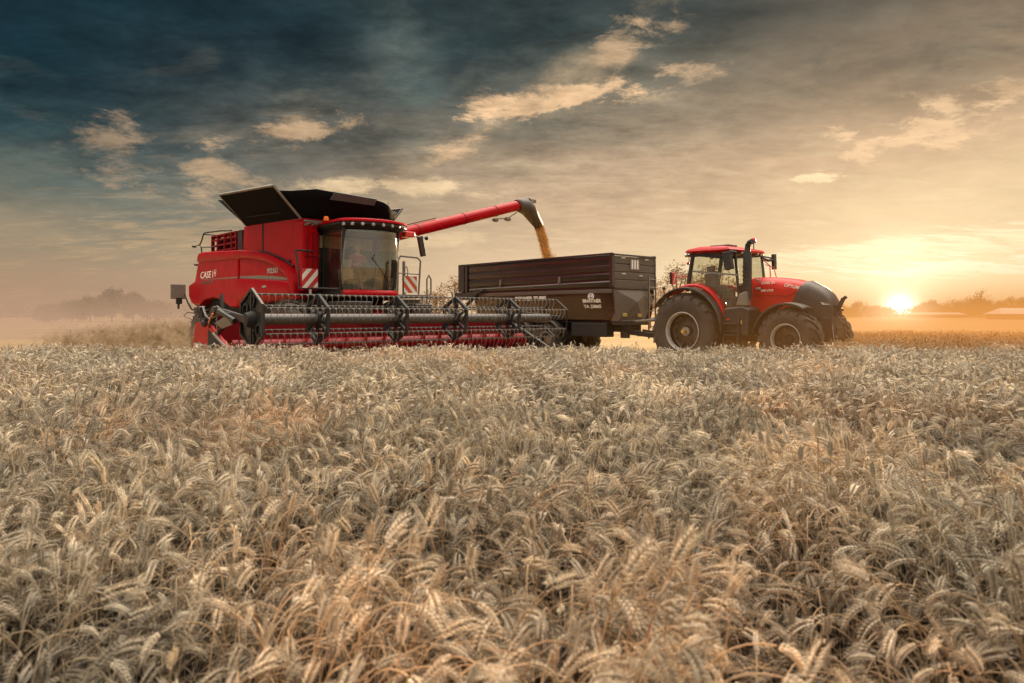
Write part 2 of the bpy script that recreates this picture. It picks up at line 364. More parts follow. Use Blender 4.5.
# tank covers
def panel(name, quad, mat, frame, th=.03, fw=.06):
    A, B_, C_, D = [Vector(q) for q in quad]
    m = MB(); n = (B_ - A).cross(D - A).normalized() * th / 2
    m.add([A - n, B_ - n, C_ - n, D - n, A + n, B_ + n, C_ + n, D + n], [(0, 1, 2, 3), (7, 6, 5, 4), (0, 4, 5, 1), (1, 5, 6, 2), (2, 6, 7, 3), (3, 7, 4, 0)])
    o = m.build(name, mat, P)
    if frame:
        f = MB()
        for a, b2 in frame(A, B_, C_, D): f.bar(a, b2, fw, fw, tuple((B_ - A).cross(D - A).normalized()))
        f.build('frame', M['frame'], o, bevel=.008)
    return o
o = panel('tank_cover', [(-5.15, -1.5, 4.44), (-1.22, -1.5, 4.30), (-1.10, -2.36, 5.12), (-5.0, -2.42, 5.33)], M['cover'], lambda A, B_, C_, D: [(B_, C_), (C_, D), (D, A)])
r_ = MB(); r_.tube([(-4.4, -1.78, 4.62), (-1.9, -1.78, 4.5)], .012, 6); r_.tube([(-3.2, -1.5, 4.4), (-3.0, -2.38, 5.2)], .014, 6); r_.build('rib', M['matte'], o)
o = panel('tank_cover', [(-5.15, 1.4, 4.42), (-1.15, 1.4, 4.27), (-.95, 1.78, 4.86), (-5.0, 2.1, 5.1)], M['cover'], lambda A, B_, C_, D: [(B_, C_), (C_, D)], fw=.05)
# front cover with folding corner cloths
m = MB()
top = [(-1.16, -2.2, 5.0), (-.95, -1.9, 5.0), (-.55, -1.35, 5.06), (-.35, -.95, 5.00), (-.30, -.3, 4.96), (-.30, .3, 4.93), (-.34, .72, 4.87), (-.42, .95, 4.80), (-.6, 1.15, 4.70), (-.85, 1.5, 4.72)]
bot = [(-1.22, -1.46, 4.30), (-1.2, -1.40, 4.28), (-1.15, -1.32, 4.26), (-1.08, -1.2, 4.24), (-1.0, -.5, 4.22), (-1.0, .2, 4.22), (-1.0, .7, 4.22), (-1.0, 1.0, 4.22), (-1.02, 1.2, 4.22), (-1.1, 1.4, 4.25)]
rows = []
for t in (0, .25, .5, .75, 1):
    sag = math.sin(t * math.pi) * .05
    rows.append([(a[0] + (b2[0] - a[0]) * t - sag * (1 if 0 < i < 9 else 0), a[1] + (b2[1] - a[1]) * t, a[2] + (b2[2] - a[2]) * t - sag) for i, (a, b2) in enumerate(zip(top, bot))])
m.sheet(rows); o = m.build('tank_cover', M['cover'], P, solid=.02, angle=25)
f = MB(); f.add([(-.29, -.92, 5.0), (-.24, .42, 4.93), (-.40, .42, 4.76), (-.45, -.98, 4.80)], [(0, 1, 2, 3)]); f.build('cover_panel', M['coverpanel'], o, solid=.02, smooth=False)
f = MB(); f.bar((-.36, .74, 4.88), (-.98, .98, 4.26), .04, .04); f.build('frame', M['frame'], o)
m = MB(); m.sheet([[(-5.2, y, z) for y, z in ((-1.45, 4.42), (0, 4.42), (1.4, 4.42))], [(-5.75, y, z) for y, z in ((-2.2, 5.28), (0, 5.2), (1.95, 5.1))]])
m.build('tank_cover', M['cover'], P, solid=.02)
g = MB(); g.tube([(-1.0, -1.5, 4.2), (-.9, 1.5, 4.14)], .04, 8)
for i in range(26):
    y = -1.5 + i * .045 + rnd.uniform(-.02, .02); g.cyl((-.95, y, 4.12 + rnd.uniform(-.06, .04)), (-.88, y + rnd.uniform(.02, .1), 4.16 + rnd.uniform(-.04, .06)), rnd.uniform(.012, .03), 6)
g.build('tank_hinge', M['frame'], P)
# ------------------------------------------------ wheels
make_wheel(P, (-1.2, -1.75, .98), .98, .75, .46, -1, 18)
make_wheel(P, (-1.2, 1.75, .98), .98, .75, .46, 1, 18)
make_wheel(P, (-8.35, -1.75, .80), .80, .55, .38, -1, 16)
make_wheel(P, (-8.35, 1.75, .80), .80, .55, .38, 1, 16)
h = MB(); h.tube([(-10.6, -1.55, 1.95), (-10.4, -1.5, 1.72), (-9.6, -1.45, 1.68), (-8.6, -1.45, 1.72)], .035, 8)
h.tube([(-9.6, -1.45, 1.55), (-11.5, -1.3, 1.62), (-12.3, -1.2, 1.48), (-11.6, -1.1, 1.32), (-9.6, -1.2, 1.46)], .022, 6)
h.box(-9.9, -9.5, -1.6, -1.3, 1.55, 1.8)
h.build('rear_bracket', M['black'], P)
h = MB(); h.box(-10.66, -10.58, -2.2, -1.66, 2.12, 2.68); o = h.build('rear_light_board', M['frame'], P, bevel=.015)
h = MB(); h.box(-10.62, -10.5, -2.02, -1.82, 1.93, 2.16); h.cyl((-10.56, -1.93, 1.75), (-10.56, -1.93, 1.96), .05); h.tube([(-10.6, -1.7, 2.3), (-10.58, -1.6, 2.0), (-10.5, -1.5, 1.75)], .03, 6); h.build('lamp_bracket', M['black'], o)
# ------------------------------------------------ cab
CX, CW = .0, .88
def front(t, z, off=0):       # t -1..1 round the curved windscreen
    a = t * R(78); return (.56 - (1 - math.cos(a)) * .62 + off * math.cos(a), (math.sin(a) / math.sin(R(78))) * (CW + off) , z)
cf = MB()
cf.box(-1.35, .15, -.92, .92, 2.02, 2.2)
for s in (-1, 1):
    cf.bar((-1.33, s * CW, 2.2), (-1.33, s * CW, 4.0), .12, .12); 
    cf.bar((-.02, s * CW, 2.2), (.18, s * (CW + .01), 3.95), .07, .07)
    cf.bar((-1.3, s * CW, 2.26), (.0, s * CW, 2.26), .05, .09); cf.bar((-1.3, s * CW, 3.92), (.1, s * CW, 3.92), .05, .09)
    cf.bar((-1.02, s * CW, 2.2), (-1.02, s * CW, 3.95), .05, .05)
cf.box(-1.38, -1.3, -.95, .95, 2.2, 2.7)
cf.bar((-1.33, -.9, 3.95), (-1.33, .9, 3.95), .1, .1)
cab = cf.build('cab_frame', M['black'], P, bevel=.012)
m = MB(); m.sheet([[front(-1 + i / 12, z, o_) for i in range(25)] for z, o_ in ((2.04, .03), (2.12, .04), (2.22, .01))])
m.build('cab_front_skirt', M['red'], P, solid=.03)
m = MB(); m.sheet([[front(-1 + i / 12, z, o_) for i in range(25)] for z, o_ in ((2.22, 0), (2.8, .04), (3.3, .05), (3.9, .02))])
m.build('windscreen', M['glass'], cab)
for s in (-1, 1):
    m = MB(); m.sheet([[(-1.0, s * CW, 2.3), (-.5, s * (CW + .02), 2.3), (-.04, s * CW, 2.3)], [(-1.0, s * (CW + .03), 3.1), (-.5, s * (CW + .05), 3.1), (.05, s * (CW + .03), 3.1)], [(-1.0, s * CW, 3.9), (-.5, s * (CW + .02), 3.9), (.14, s * CW, 3.9)]])
    m.build('side_window', M['glass'], cab)
m = MB(); m.sheet([[(-1.34, -.9, 3.1), (-1.34, .9, 3.1)], [(-1.34, -.9, 3.9), (-1.34, .9, 3.9)]]); m.build('rear_window', M['glass'], cab)
# roof
def ring(off, z, xr=-1.5):
    pts = [(xr, -(CW + off), z)]
    pts += [(.66 + off - (1 - math.cos(a)) * .74, math.sin(a) / math.sin(R(78)) * (CW + off + .06), z) for a in [R(-78 + 156 * i / 20) for i in range(21)]]
    return pts + [(xr, CW + off, z)]
rf = MB(); rows = [ring(-.05, 3.93), ring(.08, 3.96), ring(.16, 4.04), ring(.15, 4.10)]
rf.sheet([r + [r[0]] for r in rows]); n = len(ring(0, 0)); rf.add(ring(-.05, 3.93), [tuple(range(n))])
rf.build('roof_underside', M['matte'], P, angle=35)
rf = MB(); rows = [ring(.15, 4.10), ring(.19, 4.12), ring(.18, 4.17), ring(.05, 4.21), ring(-.4, 4.235)]
rf.sheet([r + [r[0]] for r in rows]); rf.add(ring(-.4, 4.235), [tuple(range(n))])
roof = rf.build('cab_roof', M['red'], P, angle=40)
for i in range(9):
    a = R(-64 + 128 * i / 8); x = .66 + .13 - (1 - math.cos(a)) * .74; y = math.sin(a) / math.sin(R(78)) * (CW + .2)
    d = Vector((math.cos(a), math.sin(a), 0))
    l = MB(); c = Vector((x, y, 4.035)); l.tube([c - d * .05, c + d * .03, c + d * .038], [.045, .05, .036], 14)
    l.build('work_lamp', M['lamp'] if i not in (3,) else M['steel'], P)
for y in (-1.15, 1.25):
    l = MB(); l.tube([(-.35 if y < 0 else -.1, y, 4.17), (-.35 if y < 0 else -.1, y, 4.22), (-.35 if y < 0 else -.1, y, 4.29)], [.075, .075, .055], 12); l.build('beacon', M['orange'], P)
l = MB(); l.box(-.2, .1, 1.2, 1.55, 3.86, 4.02); l.build('side_marker', M['redlens'], P, bevel=.03)
l = MB(); l.ball((-.3, .8, 4.24), .17, 14, (1, 1, .45)); l.build('gps_dome', M['lamp'], P)
l = MB(); l.tube([(-1.2, 1.35, 4.1), (-1.18, 1.37, 4.9), (-1.15, 1.4, 5.05)], .008, 5); l.build('antenna', M['black'], P)
# mirrors
l = MB(); l.bar((-1.2, -1.32, 3.58), (-1.2, -1.32, 4.02), .16, .26); l.tube([(-1.1, -1.25, 4.05), (-1.0, -1.0, 4.1)], .02, 6); l.build('mirror', M['mirror'], P, bevel=.03)
l = MB(); l.tube([(.0, 1.15, 4.02), (-.3, 1.7, 4.0), (-.5, 2.02, 3.98)], .025, 8); l.tube([(-.3, 1.6, 3.92), (-.5, 2.35, 3.95)], .014, 6); l.bar((-.5, 2.12, 3.98), (-.5, 2.26, 3.36), .1, .17, (0, 1, 0)); l.ball((-.5, 2.38, 3.94), .07)
l.build('mirror', M['mirror'], P, bevel=.02)
# interior
i_ = MB(); i_.box(-.95, -.45, -.28, .28, 2.55, 2.72); i_.bar((-.92, 0, 2.7), (-1.02, 0, 3.35), .5, .14, (0, 1, 0)); i_.bar((-1.0, 0, 3.36), (-1.02, 0, 3.56), .26, .1, (0, 1, 0)); i_.box(-.85, -.55, -.2, .2, 2.2, 2.55)
i_.build('driver_seat', M['seat'], cab, bevel=.04)
i_ = MB(); i_.bar((.12, 0, 2.2), (-.08, 0, 2.98), .16, .14); i_.lathe([(.17, 0), (.185, .015), (.2, 0), (.185, -.015), (.17, 0)], (-.12, 0, 3.0), 20, 'z'); i_.bar((-.12, -.17, 3.0), (-.12, .17, 3.0), .03, .02)
i_.build('steering_column', M['black'], cab)
i_ = MB(); i_.box(-.8, -.2, -.55, -.38, 2.55, 2.85); i_.box(-.22, -.18, -.72, -.45, 2.85, 3.1); i_.bar((-.2, -.58, 2.6), (-.2, -.58, 2.9), .03, .03); i_.build('armrest_console', M['cabin'], cab, bevel=.02)
i_ = MB(); i_.box(-1.30, -1.26, -.88, .88, 2.25, 3.86)
i_.build('rear_lining', M['lining'], cab, bevel=.02)
i_ = MB(); i_.box(-1.3, -.5, .5, .9, 2.22, 2.65); i_.build('side_console', M['cabin'], cab, bevel=.02)
i_ = MB(); i_.box(-1.1, .2, -.8, .8, 3.86, 3.92); i_.build('headliner', M['cabin'], cab, bevel=.02)
i_ = MB(); i_.tube([(.50, .1, 3.9), (.56, .02, 3.45), (.62, -.25, 3.1)], .012, 6); i_.bar((.60, -.25, 3.12), (.59, .35, 2.45), .02, .02); i_.build('wiper', M['black'], cab)
# handrails and warning boards
h = MB(); h.tube([(-.95, -1.25, 3.34), (-1.0, -1.66, 3.36), (-1.1, -1.72, 3.34), (-1.02, -1.72, 3.15), (-.9, -1.72, 2.8), (-.85, -1.72, 2.28), (-.2, -1.2, 2.26), (.05, -1.0, 2.24)], .028, 8)
h.tube([(-.9, -1.72, 2.8), (-.9, -1.45, 2.82), (-.92, -1.3, 2.82)], .018, 6); h.build('handrail', M['black'], P)
def board(x, ya, yb, z0, z1, flip, red):
    w = MB(); w.box(x - .015, x, ya, yb, z0, z1); o = w.build('warning_board', M[red], P, bevel=.004)
    # diagonal white stripes clipped to the board
    k = (z1 - z0) / (yb - ya)
    def clip(poly):
        def cl(pts, f, inter):
            out = []
            for i in range(len(pts)):
                a, b2 = pts[i], pts[(i + 1) % len(pts)]
                fa, fb = f(a), f(b2)
                if fa >= 0: out.append(a)
                if fa * fb < 0:
                    t = fa / (fa - fb); out.append((a[0] + (b2[0] - a[0]) * t, a[1] + (b2[1] - a[1]) * t))
            return out
        for f in (lambda p: p[0], lambda p: 1 - p[0], lambda p: p[1], lambda p: 1 - p[1]):
            poly = cl(poly, f, None)
            if not poly: return None
        return poly
    wm = MB()
    for c0 in (-.68, -.02, .66):
        pl = [(c0 - .0, 0), (c0 + .33, 0), (c0 + 1.33, 1), (c0 + 1.0, 1)]
        pl = clip(pl)
        if pl:
            vs = [(x + .004, ya + ((1 - u) if flip else u) * (yb - ya), z0 + v * (z1 - z0)) for u, v in pl]
            wm.add(vs, [tuple(range(len(vs)))])
    wm.build('white_stripe', M['white'], o, smooth=False)
    return o
board(-.62, -1.74, -1.27, 2.28, 2.82, False, 'redmark')
board(-.5, 1.54, 2.02, 2.20, 2.72, True, 'orangemark')
h = MB(); h.box(-.66, -.60, -1.52, -1.46, 2.1, 2.3); h.build('board_bracket', M['lamp'], P, bevel=.01)
d = MB(); d.box(-1.25, -.1, 1.0, 2.12, 2.04, 2.14); d.box(-1.0, -.4, 1.5, 2.1, 1.2, 2.0)
for z in (.55, .85, 1.15, 1.45, 1.75): d.box(-.85, -.45, 2.12, 2.5, z, z + .04)
d.bar((-.85, 2.1, .5), (-.85, 2.5, 2.1), .05, .03); d.bar((-.45, 2.1, .5), (-.45, 2.5, 2.1), .05, .03)
d.build('access_platform', M['frame'], P, bevel=.01)
h = MB(); h.tube([(-.45, 1.27, 2.1), (-.45, 1.30, 3.2), (-.45, 1.38, 3.32), (-.45, 2.0, 3.30), (-.45, 2.12, 3.2), (-.45, 2.04, 2.14)], .03, 8); h.tube([(-.45, 1.28, 2.8), (-.45, 2.08, 2.78)], .02, 6)
h.tube([(-.9, 1.8, 2.14), (-.9, 1.8, 3.2), (-.85, 1.72, 2.6)], [.05, .05, .02], 8); h.tube([(-.9, 1.85, 2.14), (-.9, 1.95, 2.9), (-.9, 1.9, 3.05), (-.9, 1.82, 2.95)], .018, 6)
h.tube([(.3, 1.83, 1.6), (.3, 1.83, 2.6), (.3, 1.9, 2.72), (.3, 1.98, 2.6), (.3, 1.98, 2.2), (.3, 1.86, 2.0)], .025, 8)
h.tube([(-.25, 1.12, 2.1), (-.25, 1.1, 3.0), (-.28, 1.06, 3.15)], .022, 6)
h.build('handrail', M['frame'], P)
d = MB(); d.box(-.3, .7, 1.15, 1.75, 1.35, 1.85); d.box(-.2, .9, -1.2, -.4, 1.5, 1.9); d.build('feeder_housing', M['black'], P, bevel=.04)
d = MB(); d.prism([(-.6, 1.0), (-.6, 1.9), (.9, 1.4), (.9, .5)], -.8, .8); d.build('feeder_housing', M['dred'], P, bevel=.03)
# ------------------------------------------------ unloading auger
OF = Vector((.5, -.44, -.10)); A0 = Vector((-1.45, 1.35, 3.93)); A1 = Vector((-2.3, 7.95, 5.74)) + OF
a = MB(); a.tube([A0 + (A1 - A0) * t for t in (0, .5, 1)], [.195, .195, .19], 24); aug = a.build('unloading_auger', M['red'], P)
for t in (.22, .55, .8):
    a = MB(); c = A0 + (A1 - A0) * t; dd = (A1 - A0).normalized(); a.cyl(c - dd * .02, c + dd * .02, .205, 24); a.build('auger_band', M['dred'], aug)
a = MB(); a.bar(A0 + (A1 - A0) * .1 + Vector((0, 0, .25)), A0 + (A1 - A0) * .35 + Vector((0, 0, .25)), .03, .03)
a.build('pipe_strip', M['dred'], aug)
a = MB(); a.ball(tuple(A0), .32, 16, (1, 1, .9)); a.cyl((-1.45, 1.35, 3.4), (-1.45, 1.35, 3.95), .26, 20); a.build('auger_elbow', M['dred'], aug)
A1 = A1 - OF
a = MB(); a.tube([A1 - (A1 - A0).normalized() * .12, A1 + (A1 - A0).normalized() * .02, (-2.3, 8.25, 5.74), (-2.3, 8.48, 5.62), (-2.3, 9.04, 5.04)], [.21, .25, .30, .29, .175], 20, cap=False)
a.build('auger_spout', M['spout'], aug, solid=.012).data.transform(Matrix.Translation(OF))
a = MB(); a.bar((-2.62, 8.42, 5.86), (-2.62, 8.55, 5.6), .015, .09); a.build('spout_marking', M['redmark'], aug).data.transform(Matrix.Translation(OF))
a = MB(); a.tube([(-2.3, 8.35, 6.02), (-2.3, 8.5, 6.06), (-2.3, 8.66, 5.96)], .03, 6); a.box(-2.4, -2.2, 8.5, 8.78, 5.9, 6.02); a.bar((-2.45, 8.6, 5.95), (-2.45, 9.1, 5.25), .03, .03)
a.build('spout_bracket', M['frame'], aug).data.transform(Matrix.Translation(OF)); a = MB()
a.tube([A1 + Vector((0, -.1, -.28)), (-2.3, 7.4, 5.2), (-2.3, 6.75, 5.12)], .02, 6); a.ball((-2.3, 7.40, 5.17), .1, 8, (1, 1.8, .8))
a.build('auger_lamp', M['frame'], aug).data.transform(Matrix.Translation(OF)); a = MB(); a.ball((-2.3, 6.8, 5.08), .09, 8, (1, 1.8, .8))
a.build('auger_lamp', M['frame'], aug).data.transform(Matrix.Translation(OF))
# ------------------------------------------------ header
YL, YR = -4.62, 4.66
hd = MB(); hd.box(.82, .90, YL, YR, .32, 1.46); hd.box(.78, .96, YL, YR, 1.46, 1.56); hd.prism([(.9, .3), (3.1, .16), (3.1, .22), (.9, .42)], YL, YR)
hdr = hd.build('header', M['hred'], P, bevel=.015)
h = MB(); h.box(.5, .77, YL + .1, YR - .1, 1.2, 1.36); h.box(.6, .77, YL + .1, YR - .1, .4, .55)
for y in (-3.2, -1.4, 1.4, 3.2): h.box(.6, .8, y - .06, y + .06, .5, 1.3)
h.build('header_beam', M['matte'], hdr)
h = MB(); h.tube([(1.55, YL + .1, .78), (1.55, YR - .1, .78)], .17, 16)
for sgn, ya, yb in ((1, YL + .15, -.5), (-1, YR - .15, .5)):
    tl = abs(yb - ya); N_ = int(tl / .045); rows = []
    for q in range(N_ + 1):
        yy = ya + (yb - ya) * q / N_; t = 2 * math.pi * q * .045 / .55 * sgn
        rows.append([(1.55 + rr * math.cos(t), yy, .78 + rr * math.sin(t)) for rr in (.16, .32)])
    h.sheet(rows)
h.build('header_auger', M['hred'], hdr)
h = MB()
for q in range(120):
    y = YL + .1 + q * .077; h.add([(3.1, y - .03, .18), (3.1, y + .03, .18), (3.28, y, .17), (3.1, y, .24)], [(0, 1, 3), (1, 2, 3), (0, 3, 2), (0, 2, 1)])
h.build('cutter_bar', M['steel'], hdr)
# reel
RX, RZ, RR = 3.0, 1.43, .55
h = MB(); h.cyl((RX, -4.55, RZ), (RX, 4.3, RZ), .125, 24); h.build('reel_tube', M['tube'], hdr)
vtx = [(RX + RR * math.sin(R(60 * k + 4)), RZ + RR * math.cos(R(60 * k + 4))) for k in range(6)]
for k, (x, z) in enumerate(vtx):
    h = MB(); h.cyl((x, YL + .1, z), (x, YR - .06, z), .017, 8); bar_ = h.build('tine_bar', M['reelgrey'], hdr)
    t = MB(); n_ = 60
    for q in range(n_):
        y = YL + .18 + q * (YR - YL - .4) / (n_ - 1) + rnd.uniform(-.008, .008); jj = rnd.uniform(-.03, .03)
        pts = [(x - .01, y, z + .015), (x + .045, y + .01, z - .01), (x + .035, y + .015, z - .08), (x + .01 + jj, y + .01, z - .16), (x - .05 + jj, y + jj * .6, z - .27)]
        t.tube(pts, [.013, .012, .009, .008, .006], 4)
        t.box(x - .022, x + .025, y - .014, y + .014, z - .026, z + .02)
    t.build('tines', M['tine'] if k in (0, 1, 5) else M['frame'], bar_)
for y in (-3.1, -1.0, .83, 2.7):
    w = MB()
    for k in range(6):
        a_, b_ = vtx[k], vtx[(k + 1) % 6]
        w.bar((a_[0], y, a_[1]), (b_[0], y, b_[1]), .07, .07, (0, 1, 0))
        w.bar((RX, y, RZ), (a_[0], y, a_[1]), .05, .06, (0, 1, 0))
    # offset inner steering star
    v2 = [(RX - .12 + .33 * math.sin(R(60 * k + 34)), RZ - .1 + .33 * math.cos(R(60 * k + 34))) for k in range(6)]
    for k in range(6):
        w.bar((v2[k][0], y + .06, v2[k][1]), (v2[(k + 1) % 6][0], y + .06, v2[(k + 1) % 6][1]), .03, .03, (0, 1, 0))
        w.bar((vtx[k][0], y + .03, vtx[k][1]), (v2[k][0], y + .05, v2[k][1]), .03, .03, (0, 1, 0))
    w.lathe([(.13, -.05), (.2, -.05), (.2, .05), (.13, .05)], (RX, y, RZ), 14)
    w.build('reel_spider', M['matte'], hdr)
w = MB()
for k in range(6):
    a_, b_ = vtx[k], vtx[(k + 1) % 6]; w.bar((a_[0], YR - .06, a_[1]), (b_[0], YR - .06, b_[1]), .03, .03, (0, 1, 0))
w.build('reel_end_frame', M['reelgrey'], hdr)
# left end plate with diamond pressings
R2 = .66; hx = [(RX - .02 + R2 * math.sin(R(60 * k + 2)), RZ + .0 + R2 * math.cos(R(60 * k + 2))) for k in range(6)]
w = MB(); w.prism(hx, -4.60, -4.575); pl = w.build('reel_end_plate', M['reelgrey'], hdr, bevel=.01)
w = MB()
for k in range(6):
    a_, b_ = hx[k], hx[(k + 1) % 6]; w.bar((a_[0], -4.63, a_[1]), (b_[0], -4.63, b_[1]), .045, .05, (0, 1, 0))
w.bar((hx[0][0], -4.64, hx[0][1]), (hx[3][0], -4.64, hx[3][1]), .05, .03, (0, 1, 0))
w.build('plate_rim', M['reelgrey'], pl)
w = MB()
for k in (0, 3, 5, 2):
    c_ = Vector((hx[k][0], 0, hx[k][1])) * .62 + Vector((RX, 0, RZ)) * .38
    w.lathe([(.10, 0), (.15, -.02), (.15, -.04), (.10, -.04)], (c_.x, -4.60, c_.z), 16)
w.lathe([(0, -.18), (.14, -.18), (.17, -.1), (.2, 0)], (RX, -4.60, RZ), 20)
w.build('plate_boss', M['matte'], pl)
# reel arms and hydraulics at the near end
w = MB(); w.bar((RX, -4.74, RZ), (1.0, -4.72, 1.66), .09, .15, (0, 0, 1)); w.bar((1.0, -4.72, 1.66), (.75, -4.72, 1.45), .09, .12); w.build('reel_arm', M['reelgrey'], hdr, bevel=.01)
w = MB(); w.bar((RX + .1, 4.72, RZ), (1.0, 4.72, 1.6), .07, .12); w.build('reel_arm', M['reelgrey'], hdr, bevel=.01)
w = MB(); w.tube([(1.0, -4.75, .95), (1.8, -4.76, 1.32), (1.82, -4.76, 1.33), (2.4, -4.75, 1.5)], [.055, .055, .03, .03], 12); w.tube([(1.55, -4.8, 1.62), (2.5, -4.8, 1.40)], .06, 12)
w.tube([(1.42, -4.7, 1.95), (1.55, -4.72, 1.6), (1.62, -4.72, 1.2)], .045, 8); w.bar((1.42, -4.7, 2.0), (1.5, -4.7, 1.7), .06, .06); w.build('hydraulic_cylinder', M['reelgrey'], hdr)
w = MB()
w.tube([(.2, -4.7, 1.45), (.35, -4.75, 1.72), (.7, -4.8, 1.5), (1.0, -4.78, 1.40), (1.3, -4.75, 1.72), (1.7, -4.78, 1.62)], .03, 8)
w.tube([(.1, -4.7, 1.4), (.2, -4.8, 1.7), (.28, -4.85, 1.78), (.4, -4.8, 1.5), (.35, -4.75, 1.3)], .025, 8)
w.tube([(.9, -4.8, 1.25), (1.2, -4.85, 1.45), (1.9, -4.8, 1.58), (2.6, -4.72, 1.52)], .025, 8)
w.box(.5, .75, -4.85, -4.65, 1.28, 1.45); w.ball((.62, -4.8, 1.33), .09)
w.build('hydraulic_hose', M['black'], hdr)
w = MB(); w.bar((.95, -4.82, 1.34), (1.22, -4.82, 1.56), .03, .04); w.build('hose_clip', M['orange'], hdr)
w = MB(); w.add([(1.4, -4.85, 1.34), (2.05, -4.85, 1.5), (2.35, -4.8, 1.32), (1.75, -4.8, 1.22), (1.9, -4.6, 1.6)], [(0, 1, 4), (1, 2, 4), (0, 3, 2, 1), (0, 4, 3), (2, 3, 4)]); w.build('drive_guard', M['frame'], hdr, smooth=False)
for yy, sg in ((-4.70, -1), (4.72, 1)):
    w = MB(); w.prism([(-.35, .25), (-.28, .75), (-.02, 1.34), (.55, 1.37), (1.0, 1.26), (2.0, .82), (2.9, .42), (3.6, .22), (3.6, .1), (0, .1)], yy, yy + sg * .1)
    w.build('end_divider', M['red'] if sg < 0 else M['reelgrey'], hdr, bevel=.03)
    if sg > 0: continue
    w = MB(); w.tube([(1.3, yy + sg * .14, 1.1), (2.1, yy + sg * .16, .82), (2.7, yy + sg * .14, .5)], .03, 8); w.tube([(1.5, yy + sg * .13, 1.5), (1.52, yy + sg * .13, .95)], .016, 6)
    w.add([(2.9, yy - .15, .2), (2.9, yy + .15, .2), (2.9, yy, .55), (4.1, yy + sg * .1, .16)], [(0, 1, 2), (1, 3, 2), (3, 0, 2), (0, 3, 1)])
    w.build('divider_guard', M['frame'], hdr)
    w = MB(); w.prism([(.85, .5), (.85, 1.2), (1.1, 1.1), (2.2, .62), (2.6, .35)], yy + sg * .1, yy + sg * .106); w.build('divider_recess', M['matte'], hdr)
w = MB(); w.box(.6, 1.5, 4.85, 5.25, .55, 1.05); w.cyl((1.1, 5.25, .8), (1.1, 5.32, .8), .2, 16); w.build('drive_gearbox', M['black'], hdr, bevel=.06)
w = MB(); w.box(-.12, .5, -4.812, -4.803, .70, .86); w.build('maker_plate', M['textgrey'], hdr)
lettering('CASE IH', .14, M['text'], hdr, (.19, -4.818, .78), name='lettering', width=.54, shear=.15, bold=.02)
# ================================================================== GRAIN STREAM
g = MB(); cl = [Vector((-2.3, 8.98, 5.12)), Vector((-2.3, 9.14, 4.78)), Vector((-2.3, 9.28, 4.42)), Vector((-2.3, 9.40, 4.08)), Vector((-2.3, 9.50, 3.75)), Vector((-2.3, 9.52, 3.4)), Vector((-2.3, 9.55, 3.05))]
rad = [.165, .155, .14, .135, .15, .18, .20]
rows = []
for i in range(37):
    t = i / 6; k = min(int(t), 5); f = t - k; c_ = cl[k].lerp(cl[k + 1], f); r0 = rad[k] * (1 - f) + rad[k + 1] * f
    rows.append([tuple(c_ + Vector((math.cos(a), math.sin(a), 0)) * r0 * (1 + .22 * noise.noise(Vector((math.cos(a) * 1.3, math.sin(a) * 1.3, t * 1.1))) + .12 * noise.noise(Vector((a * 2, t * 6, 3))))) for a in [2 * math.pi * q / 16 for q in range(17)]])
g.sheet(rows)
for q in range(5200):
    t = rnd.uniform(0, 5.99); k = int(t); c_ = cl[k].lerp(cl[k + 1], t - k); r0 = rad[k]
    a = rnd.uniform(0, 6.283); rr = r0 * (.9 + abs(rnd.gauss(0, .12 + .07 * t))); 
    if rnd.random() < .04 and t > 2: rr += rnd.uniform(0, .12)
    p = c_ + Vector((math.cos(a) * rr, math.sin(a) * rr, rnd.uniform(-.05, .05))); e = rnd.uniform(.006, .012)
    g.add([p + Vector((e, 0, -e)), p + Vector((-e, e, -e)), p + Vector((-e, -e, -e)), p + Vector((0, 0, e * 1.8))], [(0, 1, 2), (0, 3, 1), (1, 3, 2), (2, 3, 0)])
for q in range(700):   # splash above the trailer rim
    p = cl[4] + Vector((rnd.gauss(0, .12), rnd.gauss(.16, .10), rnd.gauss(.02, .13))); e = rnd.uniform(.006, .012)
    g.add([p + Vector((e, 0, -e)), p + Vector((-e, e, -e)), p + Vector((-e, -e, -e)), p + Vector((0, 0, e * 1.8))], [(0, 1, 2), (0, 3, 1), (1, 3, 2), (2, 3, 0)])
M['grain'] = paint('grain', (.58, .31, .08), .7, dust=0, scale=8, var=.35, bump=.6)
gs = g.build('grain_stream', M['grain'], None, smooth=False); gs.data.transform(Matrix.Translation(OF)); gs.location = (-4.13, 20.73, 0); gs.rotation_euler = (0, 0, ROT)
tag(gs, 'golden grain pouring from the auger spout into the trailer', 'grain', kind='stuff')
